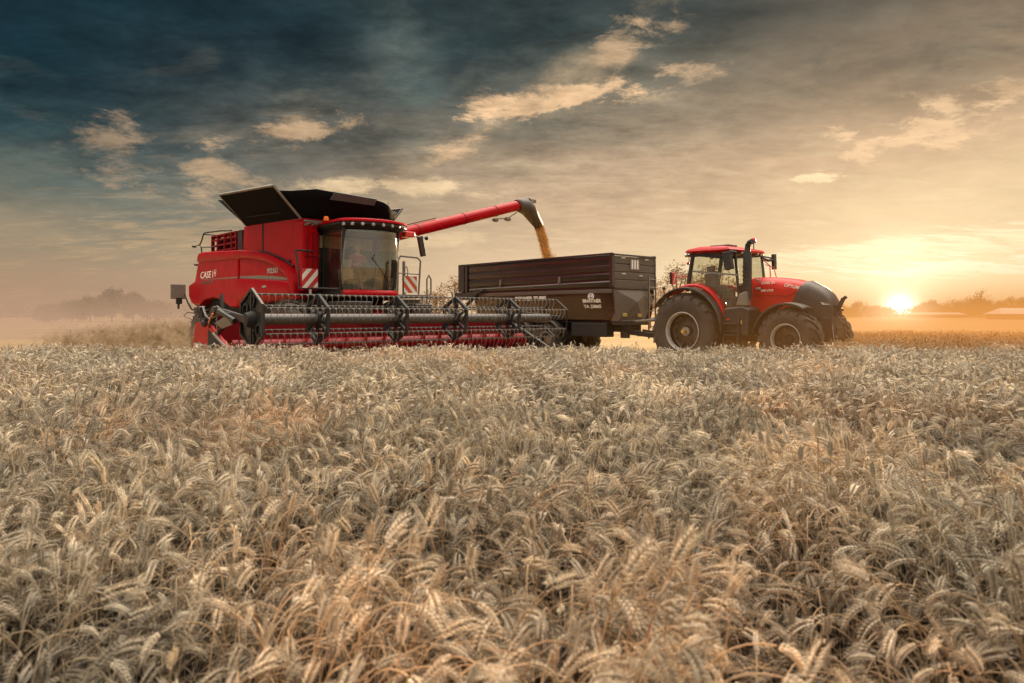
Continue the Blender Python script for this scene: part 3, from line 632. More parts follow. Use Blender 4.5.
# ================================================================== GRAIN TRAILER
trl = thing('grain_trailer', 'dark brown tandem grain trailer with ribbed drop sides being filled by the combine', 'trailer', (4.14, 24.25, 0), ROT)
P = trl; HW = 1.125
o = MB(); o.box(-8.05, -.04, -HW + .06, -HW + .10, 2.42, 3.50); o.box(-8.05, -.04, HW - .10, HW - .06, 2.42, 3.50); o.box(-.10, -.05, -HW + .06, HW - .06, 2.42, 3.46); o.box(-8.1, -8.05, -HW + .06, HW - .06, 2.42, 3.48)
o.box(-8.05, -.05, -HW + .06, HW - .06, 2.40, 2.44)
body = o.build('box_body', M['trailer'], P)
for s in (-1, 1):
    for (za, zb, zc, zd) in ((3.50, 3.52, 3.20, 3.20), (3.175, 3.15, 2.94, 2.92), (2.905, 2.87, 2.69, 2.60), (2.655, 2.56, 2.44, 2.44)):
        # board: front heights za..zc, rear heights zb..zd
        m = MB(); xs = [-.12, -3.9, -7.55]; rows = []
        for x in xs:
            t = -x / 8.05; zt = za + (zb - za) * t; zl = zc + (zd - zc) * t; h_ = zt - zl
            rows.append([(x, s * (HW - .07), zt), (x, s * (HW - .01), zt - .015), (x, s * (HW + .005), zt - h_ * .25), (x, s * (HW - .002), zt - h_ * .55), (x, s * (HW - .03), zl + h_ * .12), (x, s * (HW - .07), zl)])
        m.sheet(rows); m.build('side_board', M['trailer'], P, angle=25)
    for bx_ in ((-.12, 0, s * HW - .05, s * HW + .05, 2.42, 3.51), (-7.78, -7.62, s * HW - .03, s * HW + .03, 2.42, 3.53), (-8.17, -7.80, s * HW - .06, s * HW + .02, 2.44, 3.54)):
        m = MB(); m.box(*bx_); m.build('corner_post', M['trailer'], P, bevel=.012)
    m = MB(); m.box(-8.15, 0, s * HW - .06, s * HW + .03, 3.495, 3.56); m.build('top_rail', M['trailer'], P, bevel=.01)
    for x in (-5.6, -2.45):
        m = MB(); m.box(x - .05, x + .05, s * HW - .02, s * HW + .05, 2.66, 2.86); m.cyl((x, s * (HW + .02), 2.62), (x, s * (HW + .08), 2.62), .035, 8); m.build('latch', M['frame'], P, bevel=.01)
    # lower body leaning inward
    m = MB(); rows = []
    for x in (-.05, -3.5, -7.2):
        rows.append([(x, s * (HW - .05), 2.385), (x, s * (HW), 2.36), (x, s * (HW), 2.17), (x, s * (HW - .02), 2.12), (x, s * (HW - .14), 1.62), (x, s * (HW - .22), 1.36), (x, s * (HW - .30), 1.30)])
    m.sheet(rows)
    m.build('lower_body', M['trailer_red_reflect'], P, angle=25)
    m = MB(); m.box(-7.2, -.05, s * HW - .02, s * HW + .006, 2.24, 2.36); m.build('light_band', M['frame'] if s > 0 else M['trailer_front'], P, bevel=.01)  # band of light along the dark body, made as a paler strip
b = MB(); b.box(-7.15, -.1, -HW + .3, HW - .3, 1.25, 2.4); b.box(-7.9, -.2, -.5, .5, .95, 1.28); b.build('chassis', M['matte'], P, bevel=.02)
b = MB(); b.prism([(-8.46, 2.44), (-6.9, 2.40), (-7.2, 2.1), (-8.44, 2.14)], -HW - .02, HW + .02); b.build('rear_body', M['trailer'], P, bevel=.02)
b = MB(); b.tube([(-7.6, -HW - .06, 1.95), (-6.9, -HW - .08, 2.35), (-6.5, -HW - .06, 2.5)], .05, 8); b.box(-7.2, -6.95, -HW - .12, -HW - .02, 2.1, 2.3); b.tube([(-7.9, -HW - .05, 1.7), (-7.0, -HW - .08, 2.22)], .035, 8); b.build('tailgate_linkage', M['matte'], P)
# front wall
for z0, z1 in ((3.22, 3.46), (2.96, 3.19), (2.70, 2.93), (2.46, 2.67)):
    b = MB(); b.box(-.05, .0, -HW + .06, HW - .06, z0, z1); b.build('front_board', M['trailer_front'], P, bevel=.012)
b = MB(); b.box(-.02, .05, -HW, HW, 3.47, 3.53); b.build('front_rail', M['trailer'], P, bevel=.01); b = MB(); b.box(-.02, .05, -HW, HW, 2.38, 2.46); b.build('front_rail', M['trailer'], P, bevel=.01)
# pyramid front below
b = MB()
vs = [(.0, -HW, 2.38), (.0, HW - .35, 2.38), (.18, -.1, 1.95), (.06, -HW + .18, 1.32), (.12, .3, 1.30), (.0, HW - .1, 2.0), (-.3, -HW + .1, 2.38), (-.3, -HW + .25, 1.32)]
b.add(vs, [(0, 1, 2), (0, 2, 3), (2, 4, 3), (1, 5, 2), (5, 4, 2), (0, 3, 7, 6)])
b.build('front_hopper', M['trailer_front'], P, smooth=False, solid=.02)
b = MB(); b.box(-.25, .22, -HW + .22, .45, 1.18, 1.34); b.cyl((-.05, -.45, .75), (-.05, -.45, 1.2), .16, 16); b.cyl((.1, .1, .8), (.1, .1, 1.2), .07, 10); b.box(-.4, .1, -.6, .2, .95, 1.12); b.build('front_bracket', M['black'], P, bevel=.015)
for y, z in ((-.75, 1.52), (.02, 1.50)):
    b = MB(); b.box(.16, .20, y - .10, y + .10, z - .055, z + .055); b.build('front_reflector', M['gold'], P, bevel=.01)
for y, z in ((-.62, 3.40), (.62, 3.40), (-.6, 2.88), (.3, 2.84)):
    b = MB(); b.box(.0, .025, y - .09, y + .09, z - .012, z + .02); b.build('front_clip', M['white'], P)
b = MB(); b.box(.0, .02, -.28, .02 + .2, 3.02, 3.40); o = b.build('front_sign', M['frame'], P, bevel=.005)
b = MB()
for k in range(3): b.box(.02, .024, -.2 + k * .14, -.12 + k * .14, 3.06, 3.36)
b.build('sign_bar', M['text'], o)
b = MB(); b.tube([(.15, .35, 1.30), (.6, .55, 1.42), (1.3, .8, 1.62), (1.7, .9, 1.7)], .06, 8); b.tube([(.1, -.3, 1.30), (.9, .2, 1.36)], .045, 8); b.build('hose_support', M['frame'], P)
b = MB()
for y in (.58, .95): b.bar((.14, y, .70), (.14, y, 2.83), .03, .05)
for i in range(8): b.bar((.14, .58, .85 + i * .27), (.14, .95, .85 + i * .27), .03, .03)
b.build('ladder', M['steel'], P)
b = MB(); b.bar((0, -.35, .95), (1.9, 0.25, .72), .12, .16); b.bar((0, .45, .95), (1.9, 0.3, .72), .12, .16); b.lathe([(.05, -.04), (.1, -.04), (.1, .04), (.05, .04), (.05, -.04)], (2.0, .28, .70), 14, 'z'); b.build('drawbar', M['matte'], P, bevel=.01)
for x in (-3.1, -4.6):
    for s in (-1, 1): make_wheel(P, (x, s * .95, .62), .62, .5, .3, s, 14)
    b = MB(); rows = [[(x + .72 * math.cos(a), y, .62 + .72 * math.sin(a)) for y in (-1.2, -.7)] for a in [R(20 + 140 * i / 10) for i in range(11)]]; b.sheet(rows); b.build('mudguard', M['black'], P, solid=.02)
b = MB(); b.box(-2.0, -.4, -1.0, -.6, .78, 1.25); b.cyl((-2.6, -.9, .8), (-2.6, -.3, .8), .2, 16); b.build('side_toolbox', M['matte'], P, bevel=.03)
yy = -HW + .045
lettering('BRANTNER', .155, M['text'], P, (-.95, -HW + .012, 1.985), ydir=(0, -.16, 1), name='lettering', width=.82, bold=.05)
lettering('TA 23065', .15, M['text'], P, (-.95, -HW + .058, 1.80), ydir=(0, -.24, 1), name='lettering', width=.78, bold=.04)
lettering('POWER TUBE', .19, M['text'], P, (-3.95, -HW - .008, 2.11), ydir=(0, 0, 1), name='lettering', width=1.65, bold=.05, shear=.1)
m = MB(); m.lathe([(.075, 0), (.105, 0), (.105, -.012), (.075, -.012), (.075, 0)], (0, 0, 0), 28)
for v in range(len(m.v)): x, y, z = m.v[v]; m.v[v] = (-.95 + x * 1.35, -HW - .016 + y, 2.145 + z)
m.build('emblem_ring', M['text'], P, smooth=False)
lettering('HB', .11, M['text'], P, (-.95, -HW - .02, 2.145), name='lettering', width=.17, bold=.04)
# heap of grain inside
b = MB(); rows = []
for i in range(33):
    x = -7.9 + i * .24; row = []
    for j in range(11):
        y = -1.0 + j * .2; row.append((x, y, 2.75 + .42 * math.exp(-((x + 4.4) ** 2) / 3 - y * y / .7) + .05 * noise.noise(Vector((x * 2, y * 2, 0)))))
    rows.append(row)
b.sheet(rows); gh = b.build('grain_heap', M['grain'], None); gh.location = trl.location; gh.rotation_euler = (0, 0, ROT)
tag(gh, 'heap of golden grain lying inside the dark trailer box', 'grain', kind='stuff')

# ================================================================== TRACTOR
trc = thing('tractor', 'red tractor with cab, upright exhaust and black bonnet nose, pulling the dark grain trailer', 'tractor', (6.15, 22.67, 0), ROT)
P = trc
for s in (-1, 1):
    make_wheel(P, (-.05, s * .95, 1.02), 1.17, .72, .585, s, 20, hubmat='rim')
    make_wheel(P, (3.2, s * .92, .86), .86, .60, .42, s, 18, hubmat='matte')
b = MB(); b.cyl((-.05, -1.27, 1.02), (-.05, -1.12, 1.02), .06, 16); b.build('axle_cap', M['gold'], P)
b = MB(); b.box(-.6, 3.9, -.32, .32, .75, 1.35); b.cyl((0, -1.1, 1.04), (0, 1.1, 1.04), .17, 16); b.cyl((3.2, -.9, .86), (3.2, .9, .86), .12, 12); b.box(.6, 2.6, -.42, .42, .95, 1.75); b.box(2.5, 4.0, -.35, .35, 1.1, 1.7)
b.build('chassis', M['matte'], P, bevel=.04)
# rear fenders: black outer lip and red inner shell
def arc(pts, y0, y1, name, mat, solid=.03, drop=0):
    m = MB(); rows = []
    for x, z in pts: rows.append([(x, y0, z - drop), (x, y0 + (y1 - y0) * .08, z), (x, (y0 + y1) / 2, z + .01), (x, y1, z)])
    m.sheet(rows); return m.build(name, mat, P, solid=solid, angle=50)
def circ(cx, cz, r, a0, a1, n, rz=None): return [(cx + r * math.cos(R(a0 + (a1 - a0) * i / n)), cz + (rz or r) * math.sin(R(a0 + (a1 - a0) * i / n))) for i in range(n + 1)]
for s in (-1, 1):
    lip = circ(-.02, 1.02, 1.29, 146, -2, 22, 1.33)
    arc(lip, s * 1.30, s * .98, 'fender_lip', M['black'], drop=.05)
    red = [(x, z + .03 + .10 * max(0, math.sin(math.pi * i / 22)) ** 1.5) for i, (x, z) in enumerate(circ(0, 1.02, 1.29, 128, 8, 22, 1.34))]
    m = MB(); rows = []
    for i, (x, z) in enumerate(red): rows.append([(x, s * 1.02, z - .10), (x, s * 1.0, z - .03), (x, s * .96, z), (x, s * .7, z + .02), (x, s * .6, z - .05)])
    m.sheet(rows); m.build('rear_fender', M['tred'], P, solid=.02, angle=50)
    fl = circ(3.2, .86, .96, 172, 58, 18, .98)
    fl = [(x, z) for x, z in fl]
    m = MB(); rows = []
    for x, z in fl: rows.append([(x, s * 1.24, z - .06), (x, s * 1.22, z), (x, s * .95, z + .02), (x, s * .66, z)])
    m.sheet(rows); m.build('front_mudguard', M['black'], P, solid=.025, angle=50)
# cab
c = MB()
for s in (-1, 1):
    c.bar((-.18, s * .82, 2.25), (.02, s * .80, 3.40), .10, .10)
    c.bar((1.62, s * .78, 1.5), (1.42, s * .76, 3.38), .07, .07)
    c.bar((.02, s * .80, 3.36), (1.44, s * .74, 3.36), .08, .12)
    c.bar((1.62, s * .78, 1.48), (1.02, s * .86, 1.48), .05, .06)
    
c.bar((.02, -.8, 3.38), (.02, .8, 3.38), .08, .1); c.bar((1.42, -.74, 3.36), (1.42, .74, 3.36), .08, .12)
c.box(-.2, 1.6, -.78, .78, 1.5, 1.7)
tcab = c.build('cab_frame', M['black'], P, bevel=.015)
for s in (-1, 1):
    m = MB(); m.add([(.02, s * .815, 3.32), (1.40, s * .775, 3.32), (1.60, s * .80, 1.55), (1.1, s * .86, 1.62), (.9, s * .86, 2.05), (.55, s * .85, 2.38), (-.10, s * .83, 2.46)], [(0, 1, 2, 3, 4, 5, 6)]); m.build('side_window', M['glass2'], tcab, smooth=False)
m = MB(); m.add([(1.64, -.76, 2.35), (1.64, .76, 2.35), (1.43, .72, 3.32), (1.43, -.72, 3.32)], [(0, 1, 2, 3)]); m.build('windscreen', M['glass2'], tcab, smooth=False)
m = MB(); m.add([(-.15, -.78, 2.35), (-.15, .78, 2.35), (.0, .76, 3.34), (.0, -.76, 3.34)], [(0, 1, 2, 3)]); m.build('rear_window', M['glass2'], tcab, smooth=False)
m = MB(); m.bar((.02, -.84, 2.86), (1.57, -.81, 2.68), .03, .05); m.build('door_rail', M['steel'], tcab)
m = MB(); m.bar((.42, -.88, 2.42), (.98, -.89, 2.0), .02, .10); m.build('door_trim', M['frame'], tcab)
m = MB(); m.box(.25, .75, -.28, .28, 2.0, 2.2); m.bar((.25, 0, 2.15), (.15, 0, 2.85), .5, .14, (0, 1, 0)); m.bar((.15, 0, 2.85), (.13, 0, 3.05), .28, .1, (0, 1, 0)); m.box(.3, .7, -.2, .2, 1.6, 2.0)
m.build('driver_seat', M['cabin'], tcab, bevel=.04)
m = MB(); m.box(-.1, .55, .42, .76, 1.7, 2.35); m.build('side_console', M['cabin'], tcab, bevel=.03)
m = MB(); m.box(-.1, .5, -.76, -.45, 1.7, 2.3); m.build('side_console', M['cabin'], tcab, bevel=.03)
m = MB(); m.box(.5, .95, -.5, -.36, 2.2, 2.42); m.build('armrest', M['cabin'], tcab, bevel=.03)
m = MB(); m.bar((1.45, 0, 1.6), (1.2, 0, 2.42), .22, .2); m.lathe([(.17, 0), (.185, .015), (.2, 0), (.185, -.015), (.17, 0)], (1.16, 0, 2.46), 20, 'z'); m.bar((1.16, -.17, 2.46), (1.16, .17, 2.46), .03, .02); m.box(1.45, 1.6, -.4, .4, 2.1, 2.45); m.build('steering_column', M['black'], tcab, bevel=.01)
rows = []
def rring(x0, x1, w, z, cr=.12):
    return [(x0, -w + cr, z), (x0 + cr, -w, z), (x1 - cr * 2, -w, z - .02), (x1, -w + cr * 2.5, z - .05), (x1 + .04, 0, z - .05), (x1, w - cr * 2.5, z - .05), (x1 - cr * 2, w, z - .02), (x0 + cr, w, z), (x0, w - cr, z)]
m = MB(); rr = [rring(-.10, 1.44, .80, 3.40), rring(-.22, 1.55, .92, 3.43), rring(-.26, 1.60, .95, 3.47), rring(-.20, 1.54, .92, 3.53), rring(.1, 1.25, .75, 3.60)]
m.sheet([r + [r[0]] for r in rr]); m.add(rring(.1, 1.25, .75, 3.60), [tuple(range(9))]); m.add(rring(-.10, 1.44, .80, 3.40), [tuple(range(9))])
m.build('cab_roof', M['tred'], P, angle=35)
m = MB(); m.box(.3, .95, -.35, .2, 3.61, 3.67); m.build('roof_hatch', M['frame'], P, bevel=.03)
for x, y, z in ((-.24, -.62, 3.37), (-.24, .62, 3.37), (-.22, -.8, 3.36), (1.50, -.55, 3.37), (1.54, -.28, 3.37), (1.54, .28, 3.37), (1.50, .55, 3.37), (1.35, -.84, 3.36)):
    m = MB(); sx = 1 if x > 1 else -1; m.tube([(x - sx * .05, y, z), (x + sx * .03, y, z), (x + sx * .045, y, z)], [.05, .06, .045], 12); m.build('work_lamp', M['lamp'], P)
m = MB(); m.cyl((-.2, -.7, 3.36), (-.2, -.7, 3.12), .012, 6); m.ball((-.22, -.72, 3.12), .05); m.build('rear_lamp', M['redlens'], P)
m = MB(); m.cyl((1.45, .25, 3.5), (1.45, .25, 3.72), .015, 6); m.cyl((1.45, .25, 3.70), (1.45, .25, 3.74), .075, 12); m.build('beacon_stem', M['black'], P)
m = MB(); m.tube([(1.45, .25, 3.74), (1.45, .25, 3.82), (1.45, .25, 3.85)], [.07, .065, .04], 12); m.build('beacon', M['redlens'], P)
m = MB(); m.tube([(1.88, -.86, 2.0), (1.88, -.86, 3.05)], [.125, .125], 16); m.tube([(1.88, -.86, 3.0), (1.88, -.86, 3.22), (1.88, -.86, 3.38), (1.90, -.87, 3.52), (1.96, -.88, 3.60), (2.05, -.90, 3.62)], [.125, .125, .085, .08, .078, .082], 14)
for i in range(7): m.box(1.80, 1.96, -1.0, -.97, 2.15 + i * .12, 2.2 + i * .12)
m.build('exhaust', M['black'], P)
m = MB(); m.bar((1.40, -1.02, 2.85), (1.30, -1.0, 3.36), .16, .24); m.tube([(1.5, -.8, 3.35), (1.4, -1.0, 3.38)], .03, 8); m.build('mirror', M['mirror'], P, bevel=.04)
m = MB(); m.tube([(1.44, .75, 3.26), (1.5, 1.0, 3.20), (1.5, 1.36, 3.24)], .045, 8); m.tube([(1.44, .75, 3.32), (1.5, 1.34, 3.28)], .03, 6); m.bar((1.5, 1.40, 2.94), (1.5, 1.37, 3.42), .09, .18, (0, 1, 0)); m.build('mirror', M['mirror'], P, bevel=.03)
m = MB(); m.tube([(1.62, .45, 3.2), (1.86, .45, 3.0), (1.92, .4, 2.5)], .016, 6); m.tube([(1.62, .65, 3.05), (1.9, .62, 2.95), (2.08, .5, 2.5)], .014, 6); m.build('cable', M['redmark'], P)
# bonnet
def bsec(x, w, zt, zb, k=.75):
    return [(x, -w, zb), (x, -w - .01, (zt + zb) / 2), (x, -w * .97, zt - (zt - zb) * .22), (x, -w * .80, zt - .07), (x, -w * .45, zt - .01), (x, 0, zt + .01), (x, w * .45, zt - .01), (x, w * .80, zt - .07), (x, w * .97, zt - (zt - zb) * .22), (x, w + .01, (zt + zb) / 2), (x, w, zb)]
m = MB(); secs = [(1.72, .47, 2.62, 1.55), (2.1, .49, 2.62, 1.6), (2.6, .49, 2.585, 1.68), (3.05, .48, 2.52, 1.80), (3.34, .455, 2.44, 1.9)]
m.sheet([bsec(*q) for q in secs]); m.build('bonnet', M['tred'], P, angle=50)
m = MB(); m.sheet([bsec(*q) for q in ((2.6, .497, 2.465, 1.68), (3.0, .498, 2.475, 1.68), (3.46, .482, 2.425, 1.50), (3.74, .44, 2.28, 1.42), (3.93, .39, 2.11, 1.42), (4.03, .34, 1.93, 1.42), (4.08, .28, 1.74, 1.45))])
# cut: the nose begins along a slanting line
me_v = m.v
for i, (x, y, z) in enumerate(me_v):
    if i < 11: me_v[i] = (2.93 + (z - 1.68) * .52, y * 1.0, z)
    elif i < 22: me_v[i] = (3.0 + (z - 1.68) * .48, y, z)
m.add(bsec(4.08, .28, 1.74, 1.45), [tuple(range(11))])
m.build('bonnet_nose', M['black'], P, angle=50)
for s in (-1, 1):
    m = MB(); m.add([(3.80, s * .425, 1.88), (3.98, s * .385, 1.86), (4.05, s * .345, 1.80), (3.86, s * .42, 1.80)], [(0, 1, 2, 3)]); m.build('headlight', M['lamp'], P, smooth=False, solid=.012)
    m = MB(); m.add([(1.85, s * .515, 2.12), (2.9, s * .51, 2.06), (3.15, s * .495, 2.18), (2.6, s * .51, 2.28), (1.9, s * .515, 2.3)], [(0, 1, 2, 3, 4)]); m.build('bonnet_vent', M['tred'], P, smooth=False, solid=.02)
m = MB(); m.box(4.05, 4.10, -.2, .2, 1.5, 1.8); m.build('grille', M['matte'], P, bevel=.01)
for i, z in enumerate((2.52, 2.28)):
    m = MB(); m.box(1.78, 1.94, -1.02, -.99, z - .03, z + .035) if False else m.box(1.98, 2.12, -.60, -.55, z - .03, z + .035); m.build('side_lamp', M['lamp'], P, bevel=.01)
lettering('CASE IH', .10, M['text'], P, (2.32, -.512, 2.44), name='lettering', width=.42, shear=.15, bold=.02)
lettering('OPTUM', .13, M['text'], P, (3.02, -.512, 2.32), xdir=(1, .02, -.24), ydir=(.24, .0, 1), name='lettering', width=.44, shear=.2, bold=.02)
lettering('300 CVX', .09, M['text'], P, (2.3, -.528, 2.22), name='lettering', width=.40, shear=.15, bold=.02)
# tank and steps
m = MB(); m.prism([(1.24, .98), (2.02, .92), (2.06, 1.70), (1.85, 1.78), (1.24, 1.72)], -1.08, -.45); m.build('fuel_tank', M['black'], P, bevel=.06, seg=3)
m = MB(); m.prism([(1.62, 1.80), (1.72, 2.14), (1.96, 2.20), (1.96, 1.78)], -1.06, -.8); m.build('step_box', M['frame'], P, bevel=.03)
m = MB()
for z in (.62, .92, 1.25): m.box(1.3, 1.75, -1.22, -1.05, z, z + .035)
m.bar((1.3, -1.2, .6), (1.3, -1.1, 1.5), .03, .04); m.bar((1.75, -1.2, .6), (1.75, -1.1, 1.5), .03, .04); m.build('step_ladder', M['black'], P, bevel=.006)
m = MB(); m.box(1.30, 1.45, -1.10, -1.085, 1.38, 1.41); m.build('side_reflector', M['redlens'], P)
m = MB(); m.box(1.80, 1.84, -1.095, -1.08, 1.26, 1.36); m.build('tank_sticker', M['gold'], P)
m = MB(); m.tube([(.55, .83, 1.75), (.55, .9, 2.4)], .02, 6); m.prism([(1.2, .7), (2.3, .75), (2.3, 1.6), (1.2, 1.6)], .45, 1.05); m.build('left_tank', M['black'], P, bevel=.05)
w = MB(); w.box(-.62, -.58, -1.02, -.82, 2.48, 2.84); w.tube([(-.6, -.85, 2.7), (-.1, -.8, 2.72)], .02, 6); wo = w.build('warning_board', M['redmark'], P, bevel=.005)
w = MB(); w.add([(-.576, -1.0, 2.5), (-.576, -.95, 2.5), (-.576, -.84, 2.82), (-.576, -.9, 2.82)], [(0, 1, 2, 3)]); w.build('white_stripe', M['white'], wo, smooth=False)
w = MB(); w.box(-.66, -.62, -1.06, -.90, 2.48, 2.84); w.build('board_back', M['matte'], wo)
w = MB(); w.cyl((-.85, -1.1, 2.15), (-.85, -1.1, 2.3), .015, 6); w.ball((-.85, -1.1, 2.36), .06); w.build('fender_knob', M['black'], P)
# front linkage
m = MB()
for y in (-.38, .38):
    m.bar((3.9, y, 1.25), (4.25, y, .75), .06, .12); m.bar((4.25, y, .75), (4.5, y, .70), .06, .1)
m.bar((3.95, 0, 1.4), (4.12, 0, 1.72), .06, .1); m.bar((4.12, 0, 1.72), (4.24, 0, 1.98), .07, .1); m.bar((4.24, 0, 1.96), (4.32, 0, 2.02), .07, .08)
m.box(3.7, 4.1, -.42, .42, .8, 1.45); m.tube([(4.1, -.4, 1.5), (4.2, -.45, 1.1), (4.3, -.42, .7)], .02, 6)
m.tube([(4.1, -.1, 1.5), (4.3, -.15, 1.3), (4.35, -.1, .8)], .02, 6); m.box(4.1, 4.2, -.3, .3, .9, 1.2); m.cyl((4.3, -.5, .75), (4.3, .5, .75), .04, 8)
m.build('front_linkage', M['black'], P, bevel=.01)
m = MB(); m.tube([(4.1, -.36, 1.42), (4.15, -.45, 1.2), (4.18, -.46, .9), (4.28, -.44, .62)], .014, 6); m.build('hydraulic_hose', M['steel'], P)
m = MB(); m.bar((-.6, -.4, 1.0), (-1.2, -.45, .7), .06, .1); m.bar((-.6, .4, 1.0), (-1.2, .45, .7), .06, .1); m.box(-.9, -.5, -.3, .3, .55, .95); m.build('rear_hitch', M['matte'], P, bevel=.01)

# ================================================================== DRIVER
def skin_body(name, chains, mat, parent=None, sub=2):
    """chains: list of lists of (point, radius); first point of a chain may repeat an earlier point to branch"""
    vs = []; es = []; rs = []
    def idx(p):
        for i, q in enumerate(vs):
            if (Vector(q) - Vector(p)).length < 1e-5: return i
        return -1
    for ch in chains:
        prev = -1
        for p, r in ch:
            i = idx(p)
            if i < 0: vs.append(p); rs.append(r); i = len(vs) - 1
            if prev >= 0: es.append((prev, i))
            prev = i
    me = bpy.data.meshes.new(name); me.from_pydata(vs, es, []); o = bpy.data.objects.new(name, me); COL.objects.link(o)
    md = o.modifiers.new('skin', 'SKIN'); sl = me.skin_vertices[0].data
    for i, r in enumerate(rs): sl[i].radius = (r, r) if not isinstance(r, tuple) else r
    sl[0].use_root = True
    sb = o.modifiers.new('sub', 'SUBSURF'); sb.levels = sub; sb.render_levels = sub
    dg = bpy.context.evaluated_depsgraph_get(); me2 = bpy.data.meshes.new_from_object(o.evaluated_get(dg)); me2.name = name
    o.modifiers.clear(); o.data = me2; bpy.data.meshes.remove(me)
    me2.materials.clear(); me2.materials.append(mat); me2.shade_smooth()
    if parent: o.parent = parent
    return o
dx = -.68
pel = (dx + .05, 0, 2.82)
ch = [[(pel, .13), ((dx + .04, 0, 2.96), .125), ((dx + .04, 0, 3.12), .14), ((dx + .05, 0, 3.24), .13), ((dx + .06, 0, 3.33), .055), ((dx + .08, 0, 3.39), .052)]]
ch.append([((dx + .08, 0, 3.39), .052), ((dx + .10, 0, 3.46), .082), ((dx + .10, 0, 3.54), .088), ((dx + .09, 0, 3.60), .062)])
for s in (-1, 1):
    sh = (dx + .05, s * .19, 3.24); el = (dx + .12, s * .26, 2.98); wr = (dx + .36, s * .17, 2.98)
    ch.append([((dx + .05, 0, 3.24), .13), (sh, .065), (el, .045), (wr, .03), ((wr[0] + .07, wr[1], 3.0), .035)])
    hip = (dx + .06, s * .1, 2.80); kn = (dx + .47, s * .15, 2.80); an = (dx + .55, s * .15, 2.34)
    ch.append([(pel, .13), (hip, .095), (kn, .065), (an, .042), ((an[0] + .16, an[1], 2.27), .04)])
    for k in range(4):
        fy = wr[1] + (k - 1.5) * .02
        ch.append([((wr[0] + .07, wr[1], 3.0), .035), ((wr[0] + .12, fy, 3.02), .009), ((wr[0] + .14, fy, 2.99 + .002 * k), .008)])
    ch.append([((wr[0] + .07, wr[1], 3.0), .035), ((wr[0] + .09, wr[1] - s * .04, 2.98), .010)])
drv = skin_body('person', ch, M['skin'])
drv.location = (-4.13, 20.73, 0); drv.rotation_euler = (0, 0, ROT)
tag(drv, 'person in a red checked shirt and grey cap driving, seated inside the combine cab', 'person')
shirt = skin_body('shirt', [[((dx + .04, 0, 2.80), .148), ((dx + .04, 0, 2.96), .14), ((dx + .04, 0, 3.12), .155), ((dx + .05, 0, 3.24), .14)]] + [[((dx + .05, 0, 3.24), .14), ((dx + .05, s * .19, 3.24), .078), ((dx + .12, s * .26, 2.98), .058), ((dx + .28, s * .2, 2.98), .045)] for s in (-1, 1)], M['shirt'], drv)
tr = skin_body('trousers', [[(pel, .15)] + [(q, r) for q, r in (((dx + .06, s * .1, 2.80), .108), ((dx + .47, s * .15, 2.80), .077), ((dx + .54, s * .15, 2.4), .055))] for s in (-1, 1)], M['trousers'], drv)
m = MB(); m.ball((dx + .09, 0, 3.60), .105, 14, (1.05, .9, .62)); m.add([(dx + .16, -.07, 3.60), (dx + .16, .07, 3.60), (dx + .29, .05, 3.585), (dx + .29, -.05, 3.585)], [(0, 1, 2, 3)]); m.build('cap', M['hair'], drv)
m = MB(); m.ball((dx + .195, 0, 3.50), .018, 8, (1, .8, 1.4)); m.ball((dx + .10, -.09, 3.51), .02, 8, (1, .5, 1.5)); m.ball((dx + .10, .09, 3.51), .02, 8, (1, .5, 1.5)); m.build('nose_and_ears', M['skin'], drv)
m = MB(); m.ball((dx + .178, -.032, 3.53), .011, 8); m.ball((dx + .178, .032, 3.53), .011, 8); m.box(dx + .175, dx + .186, -.022, .022, 3.462, 3.468); m.build('eyes_and_mouth', M['matte'], drv)
# ================================================================== GROUND AND FIELDS
CAMZ = 1.55
m, N, L, b = newmat('stubble_soil')
tc = N.new('ShaderNodeNewGeometry')
n1 = N.new('ShaderNodeTexNoise'); n1.inputs['Scale'].default_value = .12; n1.inputs['Detail'].default_value = 9; L.new(tc.outputs['Position'], n1.inputs['Vector'])
mp = N.new('ShaderNodeMapping'); mp.inputs['Scale'].default_value = (9, 1.2, 1); mp.inputs['Rotation'].default_value = (0, 0, R(48)); L.new(tc.outputs['Position'], mp.inputs['Vector'])
n2 = N.new('ShaderNodeTexNoise'); n2.inputs['Scale'].default_value = 1.0; n2.inputs['Detail'].default_value = 6; L.new(mp.outputs[0], n2.inputs['Vector'])
cr = N.new('ShaderNodeValToRGB'); cr.color_ramp.elements[0].position = .3; cr.color_ramp.elements[0].color = (.14, .085, .035, 1); cr.color_ramp.elements[1].position = .72; cr.color_ramp.elements[1].color = (.40, .26, .10, 1)
ad = N.new('ShaderNodeMath'); ad.operation = 'ADD'; L.new(n1.outputs[0], ad.inputs[0]); L.new(n2.outputs[0], ad.inputs[1]); hf = N.new('ShaderNodeMath'); hf.operation = 'MULTIPLY'; hf.inputs[1].default_value = .5; L.new(ad.outputs[0], hf.inputs[0])
L.new(hf.outputs[0], cr.inputs[0]); L.new(cr.outputs[0], b.inputs['Base Color']); b.inputs['Roughness'].default_value = .95
bp = N.new('ShaderNodeBump'); bp.inputs['Strength'].default_value = .6; L.new(n2.outputs[0], bp.inputs['Height']); L.new(bp.outputs[0], b.inputs['Normal'])
M['soil'] = m
g = MB(); g.add([(-3000, -200, 0), (3000, -200, 0), (3000, 4500, 0), (-3000, 4500, 0)], [(0, 1, 2, 3)])
gr = g.build('ground', M['soil'], None, smooth=False); struct(gr)
